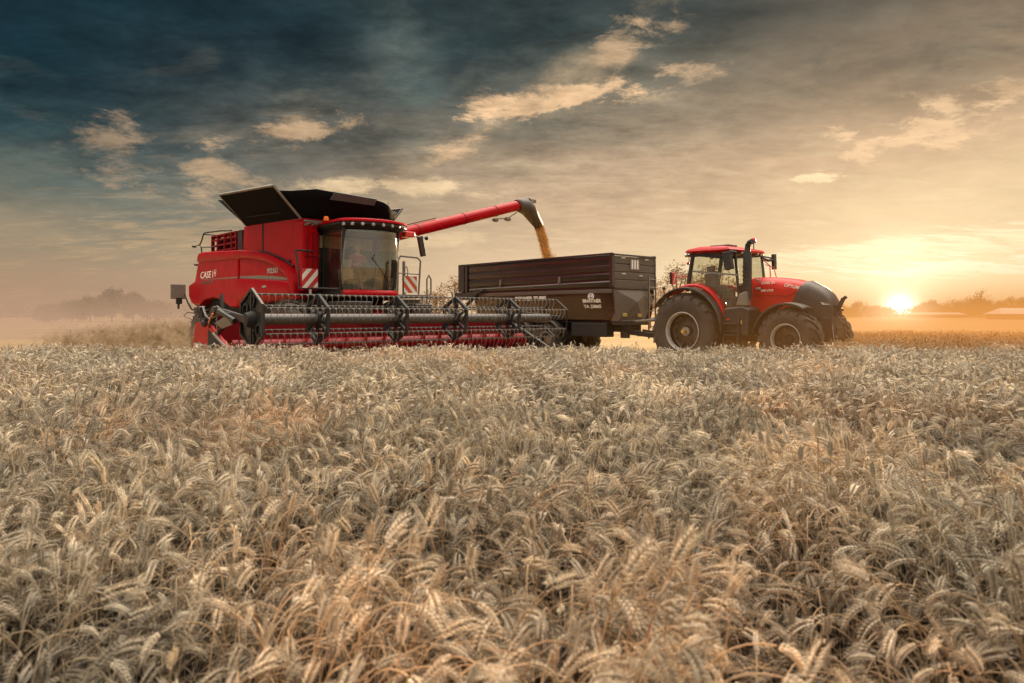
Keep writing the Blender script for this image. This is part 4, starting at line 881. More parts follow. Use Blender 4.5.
# dark earth below the standing crop
m, N, L, b = newmat('crop_earth'); b.inputs['Base Color'].default_value = (.045, .030, .018, 1); b.inputs['Roughness'].default_value = 1
n1 = N.new('ShaderNodeTexNoise'); n1.inputs['Scale'].default_value = 12; cr = N.new('ShaderNodeValToRGB'); cr.color_ramp.elements[0].color = (.02, .015, .01, 1); cr.color_ramp.elements[1].color = (.09, .06, .035, 1); L.new(n1.outputs[0], cr.inputs[0]); L.new(cr.outputs[0], b.inputs['Base Color'])
g = MB(); g.add([(-40, -8, .006), (40, -8, .006), (40, 14.2, .006), (-40, 14.2, .006)], [(0, 1, 2, 3)]); eo = g.build('crop_soil', m, None, smooth=False); struct(eo)

# ================================================================== WHEAT
m, N, L, b = newmat('wheat_straw')
oi = N.new('ShaderNodeObjectInfo'); geo = N.new('ShaderNodeNewGeometry')
# big drifting colour patches over the field
n1 = N.new('ShaderNodeTexNoise'); n1.inputs['Scale'].default_value = .55; n1.inputs['Detail'].default_value = 4; n1.inputs['Roughness'].default_value = .6; L.new(geo.outputs['Position'], n1.inputs['Vector'])
n3 = N.new('ShaderNodeTexNoise'); n3.inputs['Scale'].default_value = 1.1; n3.inputs['Detail'].default_value = 5; L.new(geo.outputs['Position'], n3.inputs['Vector'])
c1 = N.new('ShaderNodeValToRGB'); e = c1.color_ramp.elements; e[0].position = 0; e[0].color = (.24, .19, .125, 1); e[1].position = 1; e[1].color = (.68, .52, .32, 1)
x_ = c1.color_ramp.elements.new(.45); x_.color = (.40, .30, .19, 1); x_ = c1.color_ramp.elements.new(.8); x_.color = (.52, .38, .22, 1)
L.new(oi.outputs['Random'], c1.inputs[0])
mo = N.new('ShaderNodeMapRange'); mo.inputs['From Min'].default_value = .52; mo.inputs['From Max'].default_value = .70; mo.inputs['To Max'].default_value = .7; L.new(n1.outputs[0], mo.inputs[0])
mx = N.new('ShaderNodeMix'); mx.data_type = 'RGBA'; mx.blend_type = 'MIX'; L.new(mo.outputs[0], mx.inputs['Factor']); L.new(c1.outputs[0], mx.inputs['A']); mx.inputs['B'].default_value = (.62, .33, .14, 1)
# shade among the stalks put into the colour: darker below, pale above
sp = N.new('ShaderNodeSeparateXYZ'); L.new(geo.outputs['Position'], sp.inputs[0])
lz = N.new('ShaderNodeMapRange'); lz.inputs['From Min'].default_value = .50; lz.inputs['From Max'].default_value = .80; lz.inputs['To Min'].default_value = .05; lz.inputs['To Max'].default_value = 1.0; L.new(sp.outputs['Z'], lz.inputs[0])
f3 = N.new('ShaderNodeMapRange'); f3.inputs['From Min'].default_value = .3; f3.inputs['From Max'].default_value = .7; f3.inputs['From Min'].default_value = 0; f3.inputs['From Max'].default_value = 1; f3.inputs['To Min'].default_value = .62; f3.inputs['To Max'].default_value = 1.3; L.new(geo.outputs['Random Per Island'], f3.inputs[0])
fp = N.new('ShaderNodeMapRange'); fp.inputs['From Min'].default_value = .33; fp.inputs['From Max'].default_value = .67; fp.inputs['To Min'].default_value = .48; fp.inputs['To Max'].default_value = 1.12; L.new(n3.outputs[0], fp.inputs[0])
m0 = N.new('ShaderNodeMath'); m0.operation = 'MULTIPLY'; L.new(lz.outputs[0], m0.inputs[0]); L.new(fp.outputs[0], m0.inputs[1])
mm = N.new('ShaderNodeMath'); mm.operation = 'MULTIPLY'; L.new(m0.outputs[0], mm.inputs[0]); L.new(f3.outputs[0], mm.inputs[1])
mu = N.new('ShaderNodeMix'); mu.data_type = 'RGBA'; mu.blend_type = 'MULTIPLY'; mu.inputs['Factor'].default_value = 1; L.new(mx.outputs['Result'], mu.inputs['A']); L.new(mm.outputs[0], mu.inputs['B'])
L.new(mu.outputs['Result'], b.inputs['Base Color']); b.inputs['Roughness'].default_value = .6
t = N.new('ShaderNodeBsdfTranslucent'); L.new(mu.outputs['Result'], t.inputs[0]); ms = N.new('ShaderNodeMixShader'); ms.inputs[0].default_value = .35
L.new(b.outputs[0], ms.inputs[1]); L.new(t.outputs[0], ms.inputs[2]); L.new(ms.outputs[0], N['Material Output'].inputs['Surface'])
mx.inputs['B'].default_value = (.66, .37, .18, 1)
M['wheat'] = m
# the ears: paler, only faintly touched by the orange patches
me_ = m.copy(); me_.name = 'wheat_ear'; N2 = me_.node_tree.nodes
for nd in N2:
    if nd.type == 'VALTORGB':
        for el, c_ in zip(nd.color_ramp.elements, ((.42, .37, .28), (.66, .56, .42), (.86, .73, .54), (.95, .84, .67))): el.color = c_ + (1,)
    if nd.type == 'MAP_RANGE' and abs(nd.inputs['From Min'].default_value - .52) < 1e-4: nd.inputs['To Max'].default_value = .34
    if nd.type == 'MAP_RANGE' and abs(nd.inputs['To Min'].default_value - .62) < 1e-4: nd.inputs['To Min'].default_value = .74; nd.inputs['To Max'].default_value = 1.2
M['ear'] = me_
HID = bpy.data.collections.new('wheat_plants')     # source plants, used only through the field's instances
LOW = bpy.data.collections.new('wheat_plants_far')
STR = bpy.data.collections.new('wheat_plants_strip')
M['strip'] = leafmat('strip_straw_backlit', (.28, .15, .06, 1), (.56, .36, .16, 1), .4, 3)  # warm backlit haze over the strip is put into this orange colour
def wheat_plant(seed, hi):
    r = random.Random(seed); m = MB(); H = r.uniform(.74, .86); bend = r.uniform(1.1, 3.0) if r.random() < .84 else r.uniform(.1, .8)   # final angle from vertical at the ear
    pts = [Vector((0, 0, 0.0))]; ang = r.uniform(0, .06); p = Vector((0, 0, 0)); steps = 9 if hi else 5
    az = r.uniform(-.3, .3)
    L1 = H * .80
    for i in range(2): p = p + Vector((math.sin(ang) * math.cos(az), math.sin(ang) * math.sin(az), math.cos(ang))) * L1 / 2; pts.append(p.copy())
    L2 = H * .26
    for i in range(steps):
        ang = .06 + bend * .62 * ((i + 1) / steps) ** 1.4
        p = p + Vector((math.sin(ang) * math.cos(az), math.sin(ang) * math.sin(az), math.cos(ang))) * L2 / steps; pts.append(p.copy())
    m.tube(pts, .0016 if hi else .002, 5 if hi else 3, cap=False)
    e0 = len(m.f)
    # ear: two ranks of separate pointed spikelets on a nodding rachis
    EL = r.uniform(.054, .080); ns = 8 if hi else 6; st = EL / ns; a = ang; sidev = Vector((-math.sin(az), math.cos(az), 0)); roll = r.uniform(-1.3, 1.3)
    for i in range(ns + 1):
        a += (bend * .42) / ns
        d = Vector((math.sin(a) * math.cos(az), math.sin(a) * math.sin(az), math.cos(a)))
        nrm = d.cross(sidev).normalized(); ax = sidev * math.cos(roll) + nrm * math.sin(roll); ay = d.cross(ax)
        taper = math.sin(min(1, (i + 1.6) / (ns + 1.4)) * math.pi * .9) * .42 + .62
        for sgn in ((-1, 1) if i < ns else (0,)):
            p = p + d * st * (.5 if sgn else 1)
            for flo in ((-1, 1) if hi and sgn else (0,)):
                dd = (d + ax * sgn * .50 + ay * flo * .30).normalized(); c = p + ax * sgn * .0038 * taper + ay * flo * .0018
                ln = .0118 * taper; w = .0031 * taper if hi else .0048 * taper; t_ = w * .8
                u = dd.cross(ay).normalized(); v_ = dd.cross(u)
                base = len(m.v)
                if hi:
                    ring = []
                    for f, k in ((.22, 1.0), (.62, .72)):
                        for q in range(5): th = math.pi * 2 * q / 5; ring.append(c + dd * ln * f + (u * math.cos(th) * w + v_ * math.sin(th) * t_) * k)
                    vs = ring + [c - dd * ln * .12, c + dd * ln * 1.05]
                    fs = [(q, (q + 1) % 5, 5 + (q + 1) % 5, 5 + q) for q in range(5)] + [(10, (q + 1) % 5, q) for q in range(5)] + [(11, 5 + q, 5 + (q + 1) % 5) for q in range(5)]
                    m.add(vs, fs)
                    if r.random() < .85:
                        tip = c + dd * ln; e1 = tip + (dd + d * .8 + Vector((r.gauss(0, .12), r.gauss(0, .12), r.gauss(0, .12)))).normalized() * r.uniform(.012, .042)
                        m.add([tip - u * .0005, tip + u * .0005, e1], [(0, 1, 2)])
                else:
                    vs = [c - dd * ln * .3, c + u * w + dd * ln * .3, c + v_ * t_ + dd * ln * .3, c - u * w + dd * ln * .3, c - v_ * t_ + dd * ln * .3, c + dd * ln * 1.1]
                    m.add(vs, [(0, 2, 1), (0, 3, 2), (0, 4, 3), (0, 1, 4), (5, 1, 2), (5, 2, 3), (5, 3, 4), (5, 4, 1)])
                    if r.random() < .6: e1 = vs[5] + (dd + d).normalized() * r.uniform(.012, .035); m.add([vs[5] - u * .0009, vs[5] + u * .0009, e1], [(0, 1, 2)])
    e1f = len(m.f)
    # fine bristles and loose straws around the head
    for q in range(r.choice((2, 3, 5)) if hi else 2):
        b0 = pts[-1 - r.randrange(3)] + Vector((r.gauss(0, .01), r.gauss(0, .01), r.gauss(-.01, .02))); dv = Vector((r.gauss(0, 1), r.gauss(0, 1), r.uniform(-.3, 1.2))).normalized(); l_ = r.uniform(.05, .13); wv = dv.orthogonal().normalized() * (.0006 if hi else .0012)
        b1 = b0 + dv * l_ * .5; b2 = b1 + (dv + Vector((0, 0, -.5))).normalized() * l_ * .5
        m.add([b0 - wv, b0 + wv, b1 + wv * .8, b1 - wv * .8, b2], [(0, 1, 2, 3), (3, 2, 4)])
    # dry leaves
    for q in range(r.choice((0, 1, 1, 2))):
        z0 = r.uniform(.30, .70) if q else r.uniform(.50, .72); th = r.uniform(0, 6.28); ll = r.uniform(.10, .24); w0 = r.uniform(.0012, .0030); rows = []; a2 = r.uniform(.15, .8); drp = r.uniform(1.0, 2.6)
        p2 = Vector((pts[1].x * z0, 0, z0)); kk = 6 if hi else 3
        for i in range(kk + 1):
            f = i / kk; aa = a2 + drp * f; wv = w0 * (1 - f ** 2) + .0003; tw = th + 1.57 + f * r.uniform(-.5, 1.4)
            sd = Vector((math.cos(tw), math.sin(tw), 0)) * wv
            rows.append([p2 - sd, p2 + sd]); p2 = p2 + Vector((math.sin(aa) * math.cos(th), math.sin(aa) * math.sin(th), math.cos(aa))) * ll / kk
        m.sheet(rows)
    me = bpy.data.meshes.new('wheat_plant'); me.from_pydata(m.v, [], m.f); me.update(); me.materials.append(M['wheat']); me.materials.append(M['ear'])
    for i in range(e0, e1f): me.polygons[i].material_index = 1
    me.shade_smooth() if hi else None
    o = bpy.data.objects.new('wheat_plant', me); (HID if hi else LOW).objects.link(o); return o
for i in range(22): wheat_plant(100 + i, True)
for i in range(14): wheat_plant(300 + i, False)
for o_ in list(LOW.objects):
    c_ = o_.copy(); c_.data = o_.data.copy(); c_.data.materials.clear(); c_.data.materials.append(M['strip']); c_.data.materials.append(M['strip']); STR.objects.link(c_)

def field(name, pts, coll, label):
    me = bpy.data.meshes.new(name); me.from_pydata([p[0] for p in pts], [], [])
    ar = me.attributes.new('rot', 'FLOAT_VECTOR', 'POINT'); ar.data.foreach_set('vector', [c for p in pts for c in p[1]])
    sc_ = me.attributes.new('scl', 'FLOAT', 'POINT'); sc_.data.foreach_set('value', [p[2] for p in pts])
    o = bpy.data.objects.new(name, me); COL.objects.link(o)
    ng = bpy.data.node_groups.new(name, 'GeometryNodeTree'); ng.interface.new_socket('Geometry', in_out='INPUT', socket_type='NodeSocketGeometry'); ng.interface.new_socket('Geometry', in_out='OUTPUT', socket_type='NodeSocketGeometry')
    N = ng.nodes; L = ng.links; gi = N.new('NodeGroupInput'); go = N.new('NodeGroupOutput')
    ci = N.new('GeometryNodeCollectionInfo'); ci.inputs['Collection'].default_value = coll; ci.inputs['Separate Children'].default_value = True; ci.inputs['Reset Children'].default_value = True
    ip = N.new('GeometryNodeInstanceOnPoints'); ip.inputs['Pick Instance'].default_value = True
    a1 = N.new('GeometryNodeInputNamedAttribute'); a1.data_type = 'FLOAT_VECTOR'; a1.inputs['Name'].default_value = 'rot'
    a2 = N.new('GeometryNodeInputNamedAttribute'); a2.data_type = 'FLOAT'; a2.inputs['Name'].default_value = 'scl'
    er = N.new('FunctionNodeEulerToRotation'); L.new(a1.outputs['Attribute'], er.inputs[0])
    L.new(gi.outputs[0], ip.inputs['Points']); L.new(ci.outputs[0], ip.inputs['Instance']); L.new(er.outputs[0], ip.inputs['Rotation']); L.new(a2.outputs['Attribute'], ip.inputs['Scale']); L.new(ip.outputs[0], go.inputs[0])
    md = o.modifiers.new('plants', 'NODES'); md.node_group = ng
    tag(o, label, 'wheat', kind='stuff'); return o
def nz(x, y, s, k=0): return noise.noise(Vector((x * s, y * s, k)))
wr = random.Random(3)
near = []; far = []
def put(x, y, lst):
    h = 1 + .09 * nz(x, y, .55, 1) + .035 * min(1, max(0, (y - 3) / 6)) - .05 * max(0, 1 - y / 2.6) + .17 * nz(x, y, 2.0, 5) * min(1, 4 / max(y, 1)) + .05 * nz(x, y, 2.3, 5) + wr.gauss(0, .038)
    dirn = 2.2 * nz(x, y, .35, 9) * 3.1 + 1.6 * nz(x, y, 1.6, 12) * 2 + wr.gauss(0, .75)
    if wr.random() < .28: dirn = wr.uniform(0, 6.283)
    lean = max(0, .10 + .30 * nz(x, y, .9, 20) + wr.gauss(0, .10))
    # lean towards the plant's own nod direction: tilt about local Y, then turn
    lst.append(((x, y, 0), (0, lean, dirn), h))
def yedge(x): return 14.0 + .12 * nz(x, 0, .8, 40)
def dens(y): return 520 if y < 3.5 else (430 if y < 7 else 350)
y = -.2
while y < 14.2:
    dy = .1; half = .74 * max(y, .2) + 1.6
    n_ = int(2 * half * dy * dens(y) + wr.random())
    for _ in range(n_):
        xx = wr.uniform(-half, half); yv = y + wr.uniform(0, dy)
        if yv > yedge(xx): continue
        if yv < .85 and abs(xx) < .35 and yv > -.3: continue
        # gaps: thinned hollows
        if nz(xx, yv, 2.6, 77) < -.28 and wr.random() < .6: continue
        put(xx, yv, near if yv < 5.5 else far)
    y += dy
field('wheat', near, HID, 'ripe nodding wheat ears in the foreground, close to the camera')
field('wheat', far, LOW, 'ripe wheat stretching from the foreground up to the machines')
strip = []
for _ in range(20000):
    yv = wr.uniform(15.6, 27); xx = wr.uniform(.45 * yv, .80 * yv + 3)
    lx_ = (xx - 6.15) * .669 - (yv - 22.67) * .743; ly_ = (xx - 6.15) * .743 + (yv - 22.67) * .669
    if ly_ < 1.9 and lx_ < 5.2: continue
    put(xx, yv, strip)
field('wheat', strip, STR, 'strip of uncut wheat right of the tractor, under the low sun')
print('plants', len(near), len(far), len(strip))

# ================================================================== TREES
M['leaf'] = leafmat('leaf_olive', (.030, .035, .014, 1), (.10, .095, .035, 1), .35, .5)
M['leafw'] = leafmat('leaf_warm', (.10, .055, .02, 1), (.25, .13, .04, 1), .4, .5)
M['leafb'] = leafmat('leaf_brown', (.045, .028, .012, 1), (.12, .07, .025, 1), .3, .5)
M['bark'] = paint('bark', (.06, .045, .03), .9, dust=0)
def tree(name, label, x, y, h, w, seed, mat, n=700, leaf=.3, trunk=.25, lobes=9, group=None, sparse=1.0, low=.15, kind='tree'):
    r = random.Random(seed); root = thing(name, label, kind, (x, y, 0), r.uniform(0, 6.28), group)
    t = MB(); tw = max(.08, h * .028)
    t.tube([(0, 0, -.1), (r.uniform(-.05, .05) * h * .3, 0, h * .3), (r.uniform(-.05, .05) * h, r.uniform(-.05, .05) * h, h * .72)], [tw, tw * .75, tw * .25], 8)
    lob = []
    for i in range(lobes):
        f = (i + .5) / lobes; a = i * 2.4 + r.uniform(-.4, .4); zc = h * (low + (1 - low) * (.25 + .66 * f)); rad = w * .5 * math.sin(math.pi * min(.95, .22 + .72 * f)) * r.uniform(.5, 1.05)
        c = Vector((math.cos(a) * rad, math.sin(a) * rad, zc)); s_ = w * r.uniform(.16, .27)
        lob.append((c, s_)); t.tube([(0, 0, h * min(.7, .15 + .5 * f)), tuple(c * .6 + Vector((0, 0, zc * .38))), tuple(c)], [tw * .5, tw * .3, tw * .12], 5)
    t.build('trunk', M['bark'], root)
    m = MB()
    for q in range(n):
        c, s_ = lob[r.randrange(lobes)]
        d = Vector((r.gauss(0, 1), r.gauss(0, 1), r.gauss(0, .8))); d = d.normalized() * s_ * (r.random() ** .4) * r.uniform(.85, 1.1) * sparse
        p = c + d
        if p.z < h * low * .5: p.z = h * low * .5 + r.random() * .3
        for k in range(3):
            o_ = p + Vector((r.uniform(-1, 1), r.uniform(-1, 1), r.uniform(-1, 1))) * leaf * .9
            u = Vector((r.gauss(0, 1), r.gauss(0, 1), r.gauss(0, 1))).normalized(); v = u.orthogonal().normalized(); e = leaf * r.uniform(.35, .7)
            m.add([o_ - u * e, o_ + v * e * .6, o_ + u * e, o_ - v * e * .6], [(0, 1, 2, 3)])
    m.build('crown', mat, root, smooth=False)
    return root
G1 = 'trees behind the dust on the left'
# left clump, about 140 m away : 5.14 px per metre
for i, (px, Yd, top, w, lab) in enumerate((
        (112, 140, 291, 6.5, 'tallest bushy tree of the left clump, rising above the dust'), (133, 146, 294, 5.5, 'bushy tree just right of the tallest in the left clump'),
        (90, 142, 298, 5.5, 'round tree just left of the tallest in the left clump'), (72, 144, 303, 5.5, 'low tree second from the left end of the left clump'),
        (50, 138, 307, 5, 'lowest bush at the left end of the left clump'), (155, 152, 302, 6, 'hazy tree at the right end of the left clump'))):
    X = (px - 512) / 720 * Yd; hh = (314 - top) * Yd / 720 + CAMZ
    tree('leafy_tree', lab, X, Yd, hh, w, 40 + i, M['leaf'], 3000, .22, lobes=14, group=G1, low=.05)
for i, (px, Yd, top, w) in enumerate(((12, 300, 310, 22), (182, 320, 308, 24))):
    X = (px - 512) / 720 * Yd; hh = (314 - top) * Yd / 720 + CAMZ
    tree('distant_tree', ('faint far tree near the left edge of the photo', 'faint wide tree behind the rear of the combine')[i], X, Yd, hh, w, 60 + i, M['leaf'], 700, .6, low=.05)
# tree between combine and trailer
for i, (px, Yd, top, w, lab, sp_) in enumerate(((455, 60, 276, 3.6, 'slender sunlit tree seen just left of the trailer', 1.15), (436, 62, 291, 3.2, 'small bush showing between the combine platform and trailer', 1.1), (418, 66, 300, 3.6, 'lowest bush in the gap beneath the auger', 1))):
    X = (px - 512) / 720 * Yd; hh = (314 - top) * Yd / 720 + CAMZ
    tree('sunlit_tree', lab, X, Yd, hh, w, 80 + i, M['leafw'], 650, .12, lobes=9, sparse=sp_, low=.1)
for i, (px, Yd, top, w, lab) in enumerate(((677, 70, 265, 4.2, 'brown tree rising between the trailer and the tractor cab'), (650, 78, 276, 3.6, 'tree behind the trailer ladder'), (712, 75, 262, 5, 'tree seen through the tractor cab windows'))):
    X = (px - 512) / 720 * Yd; hh = (314 - top) * Yd / 720 + CAMZ
    tree('sunlit_tree', lab, X, Yd, hh, w, 90 + i, M['leafw'], 900, .16, lobes=10, low=.2)
G2 = 'trees along the right horizon'
RT = [(858, 303, 12), (842, 306, 12), (874, 307, 12), (886, 308, 10), (920, 306, 10), (931, 301.5, 13), (943, 305, 12), (955, 301, 15), (966, 300.5, 14), (978, 297, 14), (989, 301, 14), (1001, 303, 13), (1013, 298.5, 15), (1024, 299, 14)]
LB = ['round tree on the horizon just right of the tractor nose', 'low tree partly hidden by the tractor nose', 'low tree just left of the sun', 'lowest tree in the glare left of the sun', 'low tree in the glare right of the sun', 'peaked pale tree right of the sun', 'low dip tree right of the pale peaked one', 'broad tree in the middle of the right tree line', 'broad tree left of the tall sparse one', 'dense tree below the tall sparse crown', 'tree just right of the tall sparse one', 'low tree above the left end of the white roof', 'rounded tree above the white roof', 'tree at the right photo edge', 'tall tree beyond the right photo edge', 'last tree of the right tree line']
for i, (px, top, w) in enumerate(RT):
    Yd = 330 + (i * 37) % 30; X = (px - 512) / 720 * Yd; hh = (314 - top) * Yd / 720 + CAMZ
    tree('horizon_tree', LB[i], X, Yd, hh, w * .75, 120 + i, M['leafw'] if i < 5 else M['leafb'], 1500, .42, lobes=12, group=G2, low=.02)
X = (981 - 512) / 720 * 322; tree('tall_sparse_tree', 'tall thin tree with a sparse crown standing above the right tree line', X, 322, 12.6, 6.4, 171, M['leaf'], 170, .30, lobes=9, sparse=1.2, low=.45)
# hedges filling the base
for i, (x0, x1, Yd, hh, lab) in enumerate(((836, 1060, 362, 5.2, 'low hedge along the right horizon'),)):
    m = MB(); r = random.Random(9)
    for q in range(5200):
        px = r.uniform(x0, x1)
        if 880 < px < 916 and r.random() < .4: continue
        X = (px - 512) / 720 * Yd; p = Vector((X, Yd + r.uniform(-2, 2), r.random() * hh * (.75 + .25 * math.sin(X * .35) + .1 * math.sin(X)))); u = Vector((r.gauss(0, 1), r.gauss(0, 1), r.gauss(0, 1))).normalized(); v = u.orthogonal().normalized(); e = r.uniform(.3, .7)
        m.add([p - u * e, p + v * e * .6, p + u * e, p - v * e * .6], [(0, 1, 2, 3)])
    o = m.build('hedge', M['leafw'], None, smooth=False); tag(o, lab, 'hedge')
# white roofed barn and the long low shed
M['roofw'] = paint('pale_roof', (.62, .60, .58), .5, dust=.1, dustcol=(.5, .42, .33, 1)); M['barnwall'] = paint('barn_wall', (.40, .27, .14), .8, dust=.1)
def barn(name, label, x, y, w, d, hw_, hr):
    root = thing(name, label, 'barn', (x, y, 0), R(-8))
    m = MB(); m.box(-w / 2, w / 2, -d / 2, d / 2, 0, hw_); wl = m.build('wall', M['barnwall'], root)
    m = MB(); e = .5; m.add([(-w / 2 - e, -d / 2 - e, hw_ - .05), (w / 2 + e, -d / 2 - e, hw_ - .05), (w / 2 - w * .06, 0, hr), (-w / 2 + w * .10, 0, hr), (-w / 2 - e, d / 2 + e, hw_ - .05), (w / 2 + e, d / 2 + e, hw_ - .05)], [(0, 1, 2, 3), (3, 2, 5, 4), (0, 3, 4), (1, 5, 2)])
    m.build('roof', M['roofw'], root, smooth=False)
    m = MB(); m.box(-1.6, 1.6, -d / 2 - .06, -d / 2 - .003, 0, hw_ * .8); m.build('door', M['frame'], root)
    return root
barn('white_barn', 'farm shed with a long pale roof at the right edge of the photo', (1022 - 512) / 720 * 210, 210, 15, 9, 1.6, 3.3)
barn('low_shed', 'long low shed with a thin pale roof below the tree line right of the sun', (936 - 512) / 720 * 300, 300, 20, 7, 1.4, 2.2)

# ================================================================== DUST, HAZE AND SUN GLOW
def volume(name, label, x0, x1, y0, y1, z0, z1, build_nodes, step=1.0, cat='haze'):
    m = bpy.data.materials.new(name); m.use_nodes = True; N = m.node_tree.nodes; L = m.node_tree.links; N.remove(N['Principled BSDF']); out = N['Material Output']
    ab = N.new('ShaderNodeVolumeAbsorption'); ab.inputs['Color'].default_value = (0, 0, 0, 1); em = N.new('ShaderNodeEmission'); sh = N.new('ShaderNodeAddShader')  # emission stands in for light scattered by the dust and haze
    L.new(ab.outputs[0], sh.inputs[0]); L.new(em.outputs[0], sh.inputs[1]); L.new(sh.outputs[0], out.inputs['Volume'])
    d, c = build_nodes(N, L)
    L.new(d, ab.inputs['Density']); L.new(d, em.inputs['Strength'])
    if isinstance(c, tuple): em.inputs['Color'].default_value = c
    else: L.new(c, em.inputs['Color'])
    try: m.cycles.volume_step_rate = step
    except Exception: pass
    g = MB(); g.box(x0, x1, y0, y1, z0, z1); o = g.build(name, m, None, smooth=False)
    tag(o, label, cat, kind='stuff'); return o
def math_(N, L, op, a, b_=None, clamp=False, c=None):
    n = N.new('ShaderNodeMath'); n.operation = op; n.use_clamp = clamp
    for i, v in enumerate((a, b_, c)):
        if v is None: continue
        if isinstance(v, (int, float)): n.inputs[i].default_value = v
        else: L.new(v, n.inputs[i])
    return n.outputs[0]
def mrange(N, L, v, a, b_, c, d, smooth=True):
    n = N.new('ShaderNodeMapRange'); n.interpolation_type = 'SMOOTHSTEP' if smooth else 'LINEAR'
    for i, q in enumerate((a, b_, c, d)): n.inputs[i + 1].default_value = q
    L.new(v, n.inputs[0]); return n.outputs[0]
def hazeA(N, L):
    g = N.new('ShaderNodeNewGeometry'); s = N.new('ShaderNodeSeparateXYZ'); L.new(g.outputs['Position'], s.inputs[0])
    hz = mrange(N, L, s.outputs['Z'], .5, 9, 1, 0)
    # bearing across the field, from the dull left to the golden side where the sun stands
    br = math_(N, L, 'DIVIDE', s.outputs['X'], s.outputs['Y'])
    k = mrange(N, L, br, -.45, .54, 0, 1); 
    mx = N.new('ShaderNodeMix'); mx.data_type = 'RGBA'; mx.inputs['A'].default_value = S(172, 140, 118); mx.inputs['B'].default_value = S(238, 172, 96); L.new(k, mx.inputs['Factor'])
    q = math_(N, L, 'DIVIDE', math_(N, L, 'SUBTRACT', br, .539), .042); gl = math_(N, L, 'EXPONENT', math_(N, L, 'MULTIPLY', math_(N, L, 'MULTIPLY', q, q), -1)); gl = math_(N, L, 'MULTIPLY', gl, mrange(N, L, s.outputs['Z'], 2, 11, 1, 0))
    m2 = N.new('ShaderNodeMix'); m2.data_type = 'RGBA'; m2.inputs['B'].default_value = (3.4, 2.5, 1.5, 1); L.new(mx.outputs['Result'], m2.inputs['A']); L.new(gl, m2.inputs['Factor'])  # sun glow put into the haze's own emission colour
    return math_(N, L, 'MULTIPLY', math_(N, L, 'MULTIPLY', hz, math_(N, L, 'MULTIPLY_ADD', k, .65, c=.35)), .0030), m2.outputs['Result']
volume('haze', 'warm evening haze hanging over the far field and the tree lines', -330, 330, 34, 318, .02, 26, hazeA, 1.0)
def dust(N, L):
    g = N.new('ShaderNodeNewGeometry'); s = N.new('ShaderNodeSeparateXYZ'); L.new(g.outputs['Position'], s.inputs[0])
    n = N.new('ShaderNodeTexNoise'); n.inputs['Scale'].default_value = .32; n.inputs['Detail'].default_value = 4; n.inputs['Roughness'].default_value = .6; L.new(g.outputs['Position'], n.inputs['Vector'])
    hgt = mrange(N, L, s.outputs['Z'], .4, 4.8, 1, 0)
    nn = mrange(N, L, n.outputs[0], .30, .70, .25, 1.3)
    e1 = mrange(N, L, s.outputs['X'], -48, -20, 1.2, 1); e2 = mrange(N, L, s.outputs['X'], -12, -6, 1, .0)
    d = math_(N, L, 'MULTIPLY', hgt, nn); d = math_(N, L, 'MULTIPLY', d, e1); d = math_(N, L, 'MULTIPLY', d, e2)
    y1 = mrange(N, L, s.outputs['Y'], 26, 34, 0, 1); d = math_(N, L, 'MULTIPLY', d, y1)
    mx = N.new('ShaderNodeMix'); mx.data_type = 'RGBA'; mx.inputs['A'].default_value = S(172, 140, 114); mx.inputs['B'].default_value = S(198, 160, 130); L.new(hgt, mx.inputs['Factor'])
    return math_(N, L, 'MULTIPLY', d, .075), mx.outputs['Result']
volume('dust_cloud', 'pale dust cloud drifting over the field behind the combine', -60, -5, 26, 60, .03, 7, dust, .4, 'dust')
def chaff(N, L):
    g = N.new('ShaderNodeNewGeometry'); s = N.new('ShaderNodeSeparateXYZ'); L.new(g.outputs['Position'], s.inputs[0])
    n = N.new('ShaderNodeTexNoise'); n.inputs['Scale'].default_value = 2.4; n.inputs['Detail'].default_value = 5; n.inputs['Roughness'].default_value = .65; n.inputs['Distortion'].default_value = .8; L.new(g.outputs['Position'], n.inputs['Vector'])
    # plume thins out with distance from the combine (which stands at the +X side)
    top = mrange(N, L, s.outputs['X'], -21, -12, .72, 1.45, False)
    rel = math_(N, L, 'DIVIDE', s.outputs['Z'], top); hgt = mrange(N, L, rel, .35, 1.05, 1, 0)
    a = mrange(N, L, n.outputs[0], .44, .62, 0, 1); e = mrange(N, L, s.outputs['X'], -18.5, -13, 0, 1)
    d = math_(N, L, 'MULTIPLY', hgt, a); d = math_(N, L, 'MULTIPLY', d, e)
    mx = N.new('ShaderNodeMix'); mx.data_type = 'RGBA'; mx.inputs['A'].default_value = S(208, 168, 126); mx.inputs['B'].default_value = S(106, 78, 46); L.new(mrange(N, L, n.outputs[0], .47, .60, 0, 1), mx.inputs['Factor'])
    return math_(N, L, 'MULTIPLY', d, 3.4), mx.outputs['Result']
volume('chaff_cloud', 'brown chaff and dust thrown up behind the combine rear wheel', -18.6, -10.6, 25.2, 29.5, .02, 2.4, chaff, .12, 'dust')
cg = MB(); r = random.Random(21)
for q in range(2600):      # straw bits flung out behind the rear wheel
    t = r.random() ** 1.6; X = -11.6 - 5.2 * t; zz_ = abs(r.gauss(0, .42)) * (1.3 - .6 * t) + r.random() * .5
    if zz_ > 2.3: continue
    p = Vector((X, 26.5 + r.gauss(0, .7), .1 + zz_)); u_ = Vector((r.gauss(0, 1), r.gauss(0, 1), r.gauss(0, 1))).normalized(); v_ = u_.orthogonal().normalized(); l_ = r.uniform(.012, .05); w_ = r.uniform(.004, .012)
    cg.add([p - u_ * l_, p + v_ * w_, p + u_ * l_, p - v_ * w_], [(0, 1, 2, 3)])
M['chaff'] = leafmat('chaff_straw', (.16, .10, .05, 1), (.42, .29, .15, 1), .3, 3)
